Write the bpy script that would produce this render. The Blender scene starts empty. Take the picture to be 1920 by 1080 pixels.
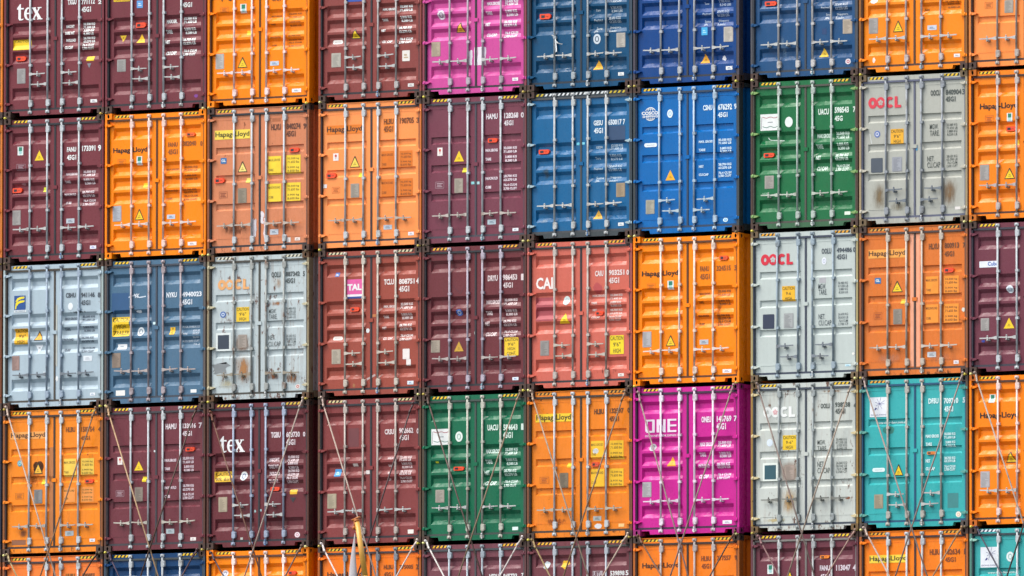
import bpy, bmesh, math, random
from mathutils import Vector, Matrix
random.seed(7)
C = bpy.context.scene.collection
sc = bpy.context.scene

# ------------------------------------------------------------------ camera, sky, sun, exposure
Z0 = 24.4                                   # height of the top visible tier's floor above the water
F, YAW, PIT, ROLL = 26127.15, 0.58212, 0.06448, 0.00064
CAM = Vector((161.50677, -226.83346, Z0 - 21.36247))
fw = Vector((-math.sin(YAW)*math.cos(PIT), math.cos(YAW)*math.cos(PIT), math.sin(PIT)))
rt = Vector((math.cos(YAW), math.sin(YAW), 0)); up = rt.cross(fw)
R2 = rt*math.cos(ROLL) + up*math.sin(ROLL); U2 = up*math.cos(ROLL) - rt*math.sin(ROLL)
cam = bpy.data.cameras.new('camera'); co = bpy.data.objects.new('camera', cam); C.objects.link(co)
cam.sensor_width = 36; cam.lens = F/1920*36; cam.clip_start = 1; cam.clip_end = 20000
m = Matrix((R2, U2, -fw)).transposed().to_4x4(); m.translation = CAM; co.matrix_world = m
sc.camera = co
SUN_EL, SUN_AZ = math.radians(58), math.radians(-38)      # azimuth measured from the wall's normal, negative = photo left
w = bpy.data.worlds.new("World"); sc.world = w; w.use_nodes = True
nt = w.node_tree; bg = nt.nodes['Background']; sky = nt.nodes.new('ShaderNodeTexSky')
sky.sky_type = 'NISHITA'; sky.sun_disc = False; sky.sun_elevation = SUN_EL
sky.air_density = 1.0; sky.dust_density = 3.5; sky.ozone_density = 0.6
d2s = Vector((math.sin(SUN_AZ)*math.cos(SUN_EL), -math.cos(SUN_AZ)*math.cos(SUN_EL), math.sin(SUN_EL)))
sky.sun_rotation = math.atan2(d2s.x, d2s.y)
hsv = nt.nodes.new('ShaderNodeHueSaturation'); hsv.inputs['Saturation'].default_value = .5      # high thin cloud: a paler sky
nt.links.new(sky.outputs[0], hsv.inputs['Color']); nt.links.new(hsv.outputs[0], bg.inputs[0]); bg.inputs[1].default_value = 0.148
sl = bpy.data.lights.new('sun', 'SUN'); so = bpy.data.objects.new('sun', sl); C.objects.link(so)
sl.energy = 1.05; sl.angle = math.radians(34); sl.color = (1, .95, .88)
so.rotation_euler = d2s.to_track_quat('Z', 'Y').to_euler(); so.location = (0, -60, 80)
sc.view_settings.view_transform = 'Standard'; sc.view_settings.look = 'None'
sc.view_settings.exposure = 0.98; sc.view_settings.gamma = 1

# ------------------------------------------------------------------ helpers
W, H, L = 2.438, 2.896, 12.192
PH, PV = 2.476, 2.921
XL = [0.019-PH+i*PH for i in range(4)] + [7.592+i*PH for i in range(4)] + [17.7055+.01+i*PH for i in range(3)]
DX = {3: .040, 4: .030, 5: .012, 7: .008}            # small offsets of single stacks
def colx(c): return XL[c+1]+DX.get(c, 0)
def rowz(r): return Z0 - r*PV + 0.012
def at(px, py, Y=0.0):                       # a pixel of the photograph -> point on the plane y = Y
    d = fw + R2*((px-960)/F) + U2*((540-py)/F)
    t = (Y-CAM.y)/d.y
    return CAM + d*t
def lin(h):
    h = h.lstrip('#'); o = []
    for i in (0, 2, 4):
        v = int(h[i:i+2], 16)/255
        o.append(v/12.92 if v <= .04045 else ((v+.055)/1.055)**2.4)
    return (*o, 1)
MATS = {}
def flat(h, rough=.55, metal=0.0):
    k = ('f', h, rough, metal)
    if k in MATS: return MATS[k]
    m_ = bpy.data.materials.new('plain_'+h.strip('#')); m_.use_nodes = True
    n = m_.node_tree.nodes; b = n['Principled BSDF']; l = m_.node_tree.links
    tc = n.new('ShaderNodeTexCoord'); nz = n.new('ShaderNodeTexNoise'); nz.inputs['Scale'].default_value = 9; nz.inputs['Detail'].default_value = 4
    l.new(tc.outputs['Object'], nz.inputs['Vector'])
    mx = n.new('ShaderNodeMix'); mx.data_type = 'RGBA'; c = lin(h)
    mx.inputs[6].default_value = (c[0]*.80, c[1]*.80, c[2]*.80, 1); mx.inputs[7].default_value = (min(c[0]*1.08, .9), min(c[1]*1.08, .9), min(c[2]*1.08, .9), 1)
    l.new(nz.outputs[0], mx.inputs[0]); l.new(mx.outputs[2], b.inputs['Base Color'])
    b.inputs['Roughness'].default_value = rough; b.inputs['Metallic'].default_value = metal
    MATS[k] = m_; return m_
def paint(h, rust=.0, fade=.3, dirt=.3, seed=0, rcol='6b3a20', scale=1.0):
    """weathered container paint: chalky fading, vertical grime runs, rust breaking through in spots"""
    k = ('p', h, rust, fade, dirt, seed)
    if k in MATS: return MATS[k]
    m_ = bpy.data.materials.new('container_paint'); m_.use_nodes = True
    n = m_.node_tree.nodes; l = m_.node_tree.links; b = n['Principled BSDF']
    tc = n.new('ShaderNodeTexCoord'); oi = n.new('ShaderNodeObjectInfo')
    ad = n.new('ShaderNodeVectorMath'); ad.operation = 'ADD'
    sm = n.new('ShaderNodeVectorMath'); sm.operation = 'SCALE'; sm.inputs[0].default_value = (37, 11, 23)
    l.new(oi.outputs['Random'], sm.inputs['Scale']); l.new(tc.outputs['Object'], ad.inputs[0]); l.new(sm.outputs[0], ad.inputs[1])
    def noise(scale, detail, rough=.6, stretch=None):
        z = n.new('ShaderNodeTexNoise'); z.inputs['Scale'].default_value = scale; z.inputs['Detail'].default_value = detail; z.inputs['Roughness'].default_value = rough
        if stretch:
            mp = n.new('ShaderNodeMapping'); mp.inputs['Scale'].default_value = stretch; l.new(ad.outputs[0], mp.inputs[0]); l.new(mp.outputs[0], z.inputs[0])
        else: l.new(ad.outputs[0], z.inputs[0])
        return z.outputs[0]
    def ramp(src, a, b_, hi=1.0):
        r = n.new('ShaderNodeMapRange'); r.inputs[1].default_value = a; r.inputs[2].default_value = b_; r.inputs[4].default_value = hi; l.new(src, r.inputs[0]); return r.outputs[0]
    def mix(fac, a, b_):
        x = n.new('ShaderNodeMix'); x.data_type = 'RGBA'
        if isinstance(fac, float): x.inputs[0].default_value = fac
        else: l.new(fac, x.inputs[0])
        for s, v in ((6, a), (7, b_)):
            if isinstance(v, tuple): x.inputs[s].default_value = v
            else: l.new(v, x.inputs[s])
        return x.outputs[2]
    c = lin(h); g = (c[0]+c[1]+c[2])/3
    pale = tuple(min(.85, v*.90+g*.06+.022) for v in c[:3])+(1,); dark = tuple(v*.74 for v in c[:3])+(1,)
    col = mix(ramp(noise(1.4, 5), .38, .72, fade), c, pale)
    col = mix(ramp(noise(2.1, 4, .7, (3.2, 3.2, .35)), .50, .78, dirt), col, dark)
    dd = (c[0]*.45+.02, c[1]*.45+.016, c[2]*.45+.012, 1)
    col = mix(ramp(noise(14, 6, .75, (1, 1, .5)), .57, .72, dirt*.75), col, dd)
    if rust > 0:
        t = .71-.24*rust
        col = mix(ramp(noise(5.5, 8, .72, (1, 1, .55)), t, t+.05, .9), col, mix(noise(30, 3), lin('3a1c10'), lin(rcol)))
        col = mix(ramp(noise(6.5, 5, .7, (2.5, 2.5, .16)),   .60-.12*rust, .78, min(.7, rust)), col, lin('7c5230'))
    l.new(col, b.inputs['Base Color'])
    l.new(ramp(noise(8, 4), .3, .7, .62), b.inputs['Roughness'])
    b.inputs['Specular IOR Level'].default_value = .22
    bp = n.new('ShaderNodeBump'); bp.inputs['Strength'].default_value = .18; bp.inputs['Distance'].default_value = .008
    l.new(noise(3.2, 4), bp.inputs['Height']); l.new(bp.outputs[0], b.inputs['Normal'])
    MATS[k] = m_; return m_
def zinc(h='a9b0b5', rust=.12):
    k = ('z', h, rust)
    if k in MATS: return MATS[k]
    m_ = bpy.data.materials.new('galvanised_steel'); m_.use_nodes = True
    n = m_.node_tree.nodes; l = m_.node_tree.links; b = n['Principled BSDF']
    tc = n.new('ShaderNodeTexCoord'); nz = n.new('ShaderNodeTexNoise'); nz.inputs['Scale'].default_value = 7; nz.inputs['Detail'].default_value = 6
    oi = n.new('ShaderNodeObjectInfo'); sm = n.new('ShaderNodeVectorMath'); sm.operation = 'SCALE'; sm.inputs[0].default_value = (31, 17, 47); ad = n.new('ShaderNodeVectorMath')
    l.new(oi.outputs['Random'], sm.inputs['Scale']); l.new(tc.outputs['Object'], ad.inputs[0]); l.new(sm.outputs[0], ad.inputs[1]); l.new(ad.outputs[0], nz.inputs[0]); c = lin(h)
    r = n.new('ShaderNodeValToRGB'); e = r.color_ramp.elements
    e[0].position = .30; e[0].color = (c[0]*.6, c[1]*.56, c[2]*.52, 1); e[1].position = .46; e[1].color = c
    q = e.new(.75); q.color = tuple(min(v*1.05, .8) for v in c[:3])+(1,)
    q = e.new(.24+.12*rust); q.color = lin('6a4630') if rust > .3 else (c[0]*.6, c[1]*.55, c[2]*.5, 1)
    l.new(nz.outputs[0], r.inputs[0]); l.new(r.outputs[0], b.inputs['Base Color'])
    b.inputs['Metallic'].default_value = .0; b.inputs['Roughness'].default_value = .5; b.inputs['Specular IOR Level'].default_value = .4
    MATS[k] = m_; return m_
RUBBER = flat('26282c', .8)

class MB:
    """collects boxes, tubes and polygons into one mesh"""
    def __init__(s): s.v = []; s.f = []; s.m = []; s.sm = []
    def poly(s, pts, mi=0, sm=False):
        b = len(s.v); s.v += [tuple(p) for p in pts]; s.f.append(tuple(range(b, b+len(pts)))); s.m.append(mi); s.sm.append(sm)
    def box(s, x0, x1, y0, y1, z0, z1, mi=0):
        b = len(s.v)
        s.v += [(x0,y0,z0),(x1,y0,z0),(x1,y1,z0),(x0,y1,z0),(x0,y0,z1),(x1,y0,z1),(x1,y1,z1),(x0,y1,z1)]
        for f in ((0,3,2,1),(4,5,6,7),(0,1,5,4),(1,2,6,5),(2,3,7,6),(3,0,4,7)):
            s.f.append(tuple(b+i for i in f)); s.m.append(mi); s.sm.append(False)
    def prism(s, pts, y0, y1, mi=0):             # outline in (x,z), extruded along y
        n = len(pts); b = len(s.v)
        s.v += [(x, y0, z) for x, z in pts] + [(x, y1, z) for x, z in pts]
        s.f.append(tuple(range(b, b+n))); s.f.append(tuple(range(b+2*n-1, b+n-1, -1))); s.m += [mi, mi]; s.sm += [False, False]
        for i in range(n):
            j = (i+1) % n; s.f.append((b+i, b+n+i, b+n+j, b+j)); s.m.append(mi); s.sm.append(False)
    def tube(s, p0, p1, r0, r1=None, n=10, mi=0, caps=True):
        r1 = r0 if r1 is None else r1; p0 = Vector(p0); p1 = Vector(p1); d = (p1-p0).normalized()
        a = d.orthogonal().normalized(); c = d.cross(a); b = len(s.v)
        for p, r in ((p0, r0), (p1, r1)):
            for i in range(n):
                t = 2*math.pi*i/n; s.v.append(tuple(p+a*(math.cos(t)*r)+c*(math.sin(t)*r)))
        for i in range(n):
            j = (i+1) % n; s.f.append((b+i, b+j, b+n+j, b+n+i)); s.m.append(mi); s.sm.append(True)
        if caps: s.f.append(tuple(range(b+n-1, b-1, -1))); s.f.append(tuple(range(b+n, b+2*n))); s.m += [mi, mi]; s.sm += [False, False]
    def ball(s, c, r, mi=0, seg=10, rings=6, sq=1.0):
        c = Vector(c); b = len(s.v); 
        for i in range(rings+1):
            th = math.pi*i/rings
            for j in range(seg):
                ph = 2*math.pi*j/seg; s.v.append((c.x+r*math.sin(th)*math.cos(ph), c.y+r*math.sin(th)*math.sin(ph), c.z+r*sq*math.cos(th)))
        for i in range(rings):
            for j in range(seg):
                k = (j+1) % seg; s.f.append((b+i*seg+j, b+(i+1)*seg+j, b+(i+1)*seg+k, b+i*seg+k)); s.m.append(mi); s.sm.append(True)
    def mesh(s, name):
        me = bpy.data.meshes.new(name); me.from_pydata(s.v, [], s.f)
        me.polygons.foreach_set('material_index', s.m); me.polygons.foreach_set('use_smooth', s.sm)
        bm = bmesh.new(); bm.from_mesh(me); bmesh.ops.recalc_face_normals(bm, faces=bm.faces); bm.to_mesh(me); bm.free()
        return me
def slots(me, n=1):
    while len(me.materials) < n: me.materials.append(None)
    return me
def obj(name, me, mats, parent=None, loc=None):
    """links a mesh as ONE object; its materials sit on the object so that meshes can be shared"""
    mats = mats if isinstance(mats, (list, tuple)) else [mats]
    slots(me, len(mats)); o = bpy.data.objects.new(name, me); C.objects.link(o)
    for i, mt in enumerate(mats): o.material_slots[i].link = 'OBJECT'; o.material_slots[i].material = mt
    if parent: o.parent = parent
    if loc: o.location = loc
    return o
def thing(name, label, cat, loc=(0, 0, 0), group=None):
    o = bpy.data.objects.new(name, None); C.objects.link(o); o.location = loc; o.empty_display_size = .3
    o['label'] = label; o['category'] = cat
    if group: o['group'] = group
    return o
def tag(o, label, cat, group=None):
    o['label'] = label; o['category'] = cat
    if group: o['group'] = group
    return o

# ------------------------------------------------------------------ the setting: water and deck (below the frame)
g = MB(); g.poly([(-9000, -9000, 0), (9000, -9000, 0), (9000, 9000, 0), (-9000, 9000, 0)])
wm = bpy.data.materials.new('harbour_water'); wm.use_nodes = True; wn = wm.node_tree.nodes; wb = wn['Principled BSDF']
wb.inputs['Base Color'].default_value = lin('2a3434'); wb.inputs['Roughness'].default_value = .12
wz = wn.new('ShaderNodeTexNoise'); wz.inputs['Scale'].default_value = .6; wz.inputs['Detail'].default_value = 6
wt = wn.new('ShaderNodeTexCoord'); wbp = wn.new('ShaderNodeBump'); wbp.inputs['Strength'].default_value = .5
wm.node_tree.links.new(wt.outputs['Object'], wz.inputs[0]); wm.node_tree.links.new(wz.outputs[0], wbp.inputs['Height']); wm.node_tree.links.new(wbp.outputs[0], wb.inputs['Normal'])
obj('water', g.mesh('water'), wm)['kind'] = 'structure'
DECK = rowz(4) - .03
g = MB(); g.box(-14, 34, -1.2, 26, 0.4, DECK-1.6); g.box(-10, 30, -.6, 13.2, DECK-1.6, DECK-.02)
obj('ship_deck', g.mesh('ship_deck'), paint('5b3a35', .5, .3, .5, 900))['kind'] = 'structure'

# ------------------------------------------------------------------ container geometry (local: x across the doors, y depth, z up)
DY = .062                                      # door face sits this far behind the corner posts
RX = [W/2-.600, W/2-.174, W/2+.174, W/2+.600]
RXW = [W/2-.635, W/2-.163, W/2+.163, W/2+.635]   # the grey containers carry theirs wider   # the four locking rods
RY = .030
PROF = {'A': ([(2.605, 2.365), (1.89, 1.65), (1.605, 1.365), (1.32, 1.08), (.585, .345)], .070, .078, .051),
        'B': ([(2.11, 1.965), (1.56, 1.41), (.99, .85)], .013, .036, .034),
        'C': ([(2.63, 2.37), (1.90, 1.645), (1.615, 1.36), (1.33, 1.075), (.60, .335)], .075, .075, .038)}
RXS = [(.165, 1.100), (W-1.100, W-.165)]; SX = .028
def zbreaks(t):
    rec, a, b, d = PROF[t]; o = []
    for z1, z0 in rec: o += [z1, z1-a, z0+b, z0]
    return o
def depth(t, x, z):
    rec, a, b, d = PROF[t]; fx = 0
    for x0, x1 in RXS: fx = max(fx, min((x-x0)/SX, (x1-x)/SX, 1))
    fz = 0
    for z1, z0 in rec: fz = max(fz, min((z1-z)/a, (z-z0)/b, 1))
    return d*max(0, min(fx, fz))
DOORX = [(.076, 1.197), (W-1.197, W-.076)]; DZ0, DZ1 = .160, 2.733
def door_mesh(t, k):
    x0, x1 = DOORX[k]; a, b = RXS[k]
    xs = sorted([x0, a, a+SX, b-SX, b, x1]); zs = sorted([DZ0, DZ1] + zbreaks(t))
    g = MB(); P = lambda x, z: (x, DY+depth(t, x, z), z)
    for i in range(len(xs)-1):
        for j in range(len(zs)-1):
            q = [P(xs[i], zs[j]), P(xs[i+1], zs[j]), P(xs[i+1], zs[j+1]), P(xs[i], zs[j+1])]; dp = [v[1]-DY > 1e-6 for v in q]
            if sum(dp) == 1:                       # a corner of a pressing: fold it along its diagonal
                k = dp.index(True); g.poly([q[k], q[(k+1) % 4], q[(k+2) % 4]]); g.poly([q[k], q[(k+2) % 4], q[(k+3) % 4]])
            else: g.poly(q)
    e = .05
    g.poly([(x0, DY, DZ0), (x0, DY+e, DZ0), (x1, DY+e, DZ0), (x1, DY, DZ0)]); g.poly([(x0, DY, DZ1), (x1, DY, DZ1), (x1, DY+e, DZ1), (x0, DY+e, DZ1)])
    g.poly([(x0, DY, DZ0), (x0, DY, DZ1), (x0, DY+e, DZ1), (x0, DY+e, DZ0)]); g.poly([(x1, DY, DZ0), (x1, DY+e, DZ0), (x1, DY+e, DZ1), (x1, DY, DZ1)])
    if t == 'B':                                  # weld beads above and below the pressed sheet
        for z in (2.652, .292): g.box(a+.01, b-.01, DY-.005, DY+.004, z, z+.006)
    me = bpy.data.meshes.new('door'); me.from_pydata(g.v, [], g.f)
    bm = bmesh.new(); bm.from_mesh(me); bmesh.ops.remove_doubles(bm, verts=bm.verts, dist=1e-5)
    bmesh.ops.recalc_face_normals(bm, faces=bm.faces); bm.to_mesh(me); bm.free()
    # seams where the pressed panel is welded to the door's box frame, thin raised beads
    g2 = MB()
    return me
def post_mesh(k):
    g = MB(); p = .045; x0, x1 = ((0, p), (W-p, W))[k]
    g.box(x0, x1, 0, .15, .118, H-.118)
    a, b = ((p+.001, .161), (W-.161, W-p-.001))[k]; g.box(a, b, .050, .13, 2.774, 2.777)
    return g.mesh('corner_post')
def rear_mesh():
    g = MB(); p = .07
    g.box(0, p, L-.15, L, .118, H-.118); g.box(W-p, W, L-.15, L, .118, H-.118)
    for x0, x1 in ((0.004, .07), (W-.07, W-.004)):
        g.box(x0, x1, .18, L-.18, .03, .16); g.box(x0, x1, .18, L-.18, H-.085, H-.01)         # side rails
    g.box(.17, W-.17, L-.12, L-.003, .03, .16); g.box(.17, W-.17, L-.12, L-.003, 2.79, 2.87)
    return g.mesh('rear_frame')
def header_mesh(lip):
    g = MB(); g.box(.163, W-.163, .044, .13, 2.774, 2.862)
    if lip: g.box(.165, W-.165, .030, .10, 2.8635, 2.874)
    return g.mesh('door_header')
def sill_mesh(notch):
    g = MB(); a, b, zs0, zs1 = .165, .365, .024, .118
    if notch: g.prism([(a, .092), (b-.02, .092), (b, zs0), (W-b, zs0), (W-b+.02, .092), (W-a, .092), (W-a, zs1), (a, zs1)], .044, .14)
    else: g.box(a, W-a, .044, .14, zs0, zs1)
    return g.mesh('door_sill')
def side_mesh(x, sgn):
    g = MB(); z0, z1 = .161, H-.086; ys = []; y = .15
    while y < L-.3:
        ys += [(y, 0), (y+.07, 0), (y+.138, .036), (y+.208, .036)]; y += .276
    ys += [(L-.15, 0)]
    for (a, da), (b, db) in zip(ys, ys[1:]):
        g.poly([(x-sgn*da, a, z0), (x-sgn*db, b, z0), (x-sgn*db, b, z1), (x-sgn*da, a, z1)])
    return g.mesh('side_wall')
def roof_mesh():
    g = MB(); y = .14
    while y < L-.25:
        for a, b, c, d in ((0, .1, 0, 0), (.1, .13, 0, .02), (.13, .18, .02, .02), (.18, .21, .02, 0)):
            g.poly([(.06, y+a, H-.012-c), (W-.06, y+a, H-.012-c), (W-.06, y+b, H-.012-d), (.06, y+b, H-.012-d)])
        y += .21
    return g.mesh('roof')
def casting_mesh(sx, sz):
    """ISO corner fitting with oval apertures in its front and outer faces"""
    w_, d_, h_ = .162, .178, .118; g = MB()
    def holed(o, a, b, nrm, la, lb, ha, hb):     # rectangle la x lb with an oval hole, pocket pushed along nrm
        o = Vector(o); a = Vector(a); b = Vector(b); nrm = Vector(nrm); n = 16; c = o+a*la/2+b*lb/2
        rim, out = [], []
        for i in range(n):
            t = 2*math.pi*(i+.5)/n; ct, st = math.cos(t), math.sin(t)
            rim.append(c+a*(ct*ha/2)+b*(st*hb/2 if abs(ct) > .01 else st*hb/2))
            k = min(la/2/max(abs(ct), 1e-6), lb/2/max(abs(st), 1e-6)); out.append(c+a*(ct*k)+b*(st*k))
        for i in range(n):
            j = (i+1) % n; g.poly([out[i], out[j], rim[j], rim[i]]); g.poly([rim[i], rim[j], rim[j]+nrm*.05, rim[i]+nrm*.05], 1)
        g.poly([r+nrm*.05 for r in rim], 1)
        for i in range(n):                       # corners between the chords
            j = (i+1) % n; p, q = out[i]-c, out[j]-c
            pa, pb, qa, qb = p.dot(a), p.dot(b), q.dot(a), q.dot(b)
            if abs(abs(pa)-la/2) < 1e-6 and abs(abs(qb)-lb/2) < 1e-6 and abs(abs(pb)-lb/2) > 1e-6: g.poly([out[i], c+a*pa+b*qb, out[j]])
            elif abs(abs(pb)-lb/2) < 1e-6 and abs(abs(qa)-la/2) < 1e-6 and abs(abs(qb)-lb/2) > 1e-6: g.poly([out[i], c+a*qa+b*pb, out[j]])
    holed((0, 0, 0), (1, 0, 0), (0, 0, 1), (0, 1, 0), w_, h_, .048, .078)
    xo = 0 if sx < 0 else w_
    holed((xo, 0, 0), (0, 1, 0), (0, 0, 1), (-sx, 0, 0), d_, h_, .052, .078)
    xi = w_-xo
    g.poly([(xi, 0, 0), (xi, d_, 0), (xi, d_, h_), (xi, 0, h_)]); g.poly([(0, 0, 0), (w_, 0, 0), (w_, d_, 0), (0, d_, 0)])
    g.poly([(0, 0, h_), (w_, 0, h_), (w_, d_, h_), (0, d_, h_)]); g.poly([(0, d_, 0), (w_, d_, 0), (w_, d_, h_), (0, d_, h_)])
    return g.mesh('corner_fitting')
def rod_mesh(guides):
    g = MB(); r = .0205; K = DY-RY
    g.tube((0, 0, .10), (0, 0, 2.83), r, n=12)
    for z in guides:
        g.box(-.012, .044, -.024, K+.003, z-.025, z+.025); g.box(-.036, -.012, .0, K+.003, z-.022, z+.022)
    for z0, z1 in ((.195, .335), (2.590, 2.725)):     # bearing brackets bolted beside the rod
        g.prism([(-.026, z0+.018), (-.012, z0), (.045, z0+.004), (.060, z0+.025), (.060, z1-.025), (.045, z1-.004), (-.012, z1), (-.026, z1-.018)], -.022, K+.004)
        g.tube((.038, -.030, z0+.035), (.038, -.02, z0+.035), .009, n=6); g.tube((.038, -.030, z1-.035), (.038, -.02, z1-.035), .009, n=6)
    for z in (.088, 2.820):                           # cams with their keepers on sill and header
        g.tube((0, 0, z-.028), (0, 0, z+.028), .029, n=10); g.box(-.044, .044, -.014, .012, z-.010, z+.014)
        g.box(-.042, -.028, -.016, .014, z-.028, z+.028); g.box(.028, .042, -.016, .014, z-.028, z+.028)
    return g.mesh('locking_rod')
def handle_mesh(s):
    """door handle reaching to side s from its rod, with the catch that locks it down halfway along"""
    g = MB(); q = lambda pts, y0, y1: g.prism([(s*x, z) for x, z in pts], y0, y1)
    q([(.0, -.034), (.0, .034), (.042, .030), (.085, .018), (.17, .012), (.385, .016), (.385, -.006), (.17, -.014), (.085, -.018), (.042, -.032)], -.040, -.024)
    g.tube((s*.205, -.044, -.034), (s*.205, -.044, .036), .008, n=8)
    q([(.186, -.022), (.186, .026), (.224, .026), (.224, -.022)], -.050, -.041)
    g.ball((s*.205, -.044, .040), .016, seg=8, rings=5); g.ball((s*.205, -.044, -.038), .016, seg=8, rings=5)
    g.box(min(s*.17, s*.24), max(s*.17, s*.24), -.023, DY-RY+.002, -.05, -.02)
    return g.mesh('door_handle')
def hinge_mesh(k):
    g = MB(); s = 1 if k == 0 else -1; x = .0 if k == 0 else W
    g.prism([(x+s*u, z) for u, z in ((.004, -.022), (.004, .024), (.085, .027), (.130, .020), (.170, .006), (.150, -.012), (.085, -.026))], -.004, DY+.003)
    g.tube((x+s*.050, -.006, -.036), (x+s*.050, -.006, .036), .014, n=8)
    return g.mesh('hinge')
def gasket_mesh():
    g = MB(); y0 = .010; p = .0455
    g.box(p, .070, y0, DY+.03, .152, 2.740); g.box(W-.070, W-p, y0, DY+.03, .152, 2.740)
    g.box(.071, W-.071, .050, DY+.03, .119, .158); g.box(.071, W-.071, .036, DY+.03, 2.735, 2.7735)
    g.box(1.199, W-1.199, DY-.012, DY+.03, .159, 2.7345)
    return g.mesh('door_gasket')
def stripes_mesh(full, side=0):
    """hazard stripes on the header: slanted bars on a dark band; slots: 0 dark, 1 bars, 2 second bar colour"""
    g = MB(); z0, z1 = 2.802, 2.853; spans = [(.172, W-.172)] if full else [[(.205, .585), (W-.585, W-.205)][side]]
    for a, b in spans:
        g.poly([(a, .042, z0), (b, .042, z0), (b, .042, z1), (a, .042, z1)], 0); x = a+.006; n = 0
        step = .0895 if not full else .100
        while x+.075 < b+.01:
            g.poly([(x, .0405, z0+.002), (x+.048, .0405, z0+.002), (x+.082, .0405, z1-.002), (x+.034, .0405, z1-.002)], 2 if (full and 2 <= n <= 16) else 1); x += step; n += 1
    return g.mesh('hazard_stripes')
ME = {}
def cached(key, fn, *a):
    if key not in ME: ME[key] = fn(*a)
    return ME[key]

# ------------------------------------------------------------------ lettering and stickers: flat shapes laid onto the pressed door
TXT = {}
def text_geo(s, off=.0):
    if (s, off) not in TXT:
        cu = bpy.data.curves.new('t', 'FONT'); cu.body = s; cu.resolution_u = 2; cu.offset = off; cu.fill_mode = 'FRONT'
        o = bpy.data.objects.new('t', cu); C.objects.link(o); dg = bpy.context.evaluated_depsgraph_get(); dg.update()
        me = o.evaluated_get(dg).to_mesh(); vs = [(v.co.x, v.co.y) for v in me.vertices]; fs = [tuple(p.vertices) for p in me.polygons]
        o.evaluated_get(dg).to_mesh_clear(); bpy.data.objects.remove(o); bpy.data.curves.remove(cu)
        x0 = min(v[0] for v in vs); x1 = max(v[0] for v in vs); y0 = min(v[1] for v in vs); y1 = max(v[1] for v in vs)
        TXT[(s, off)] = ([((x-x0)/(x1-x0), (y-y0)/(y1-y0)) for x, y in vs], fs)
    return TXT[(s, off)]
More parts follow.
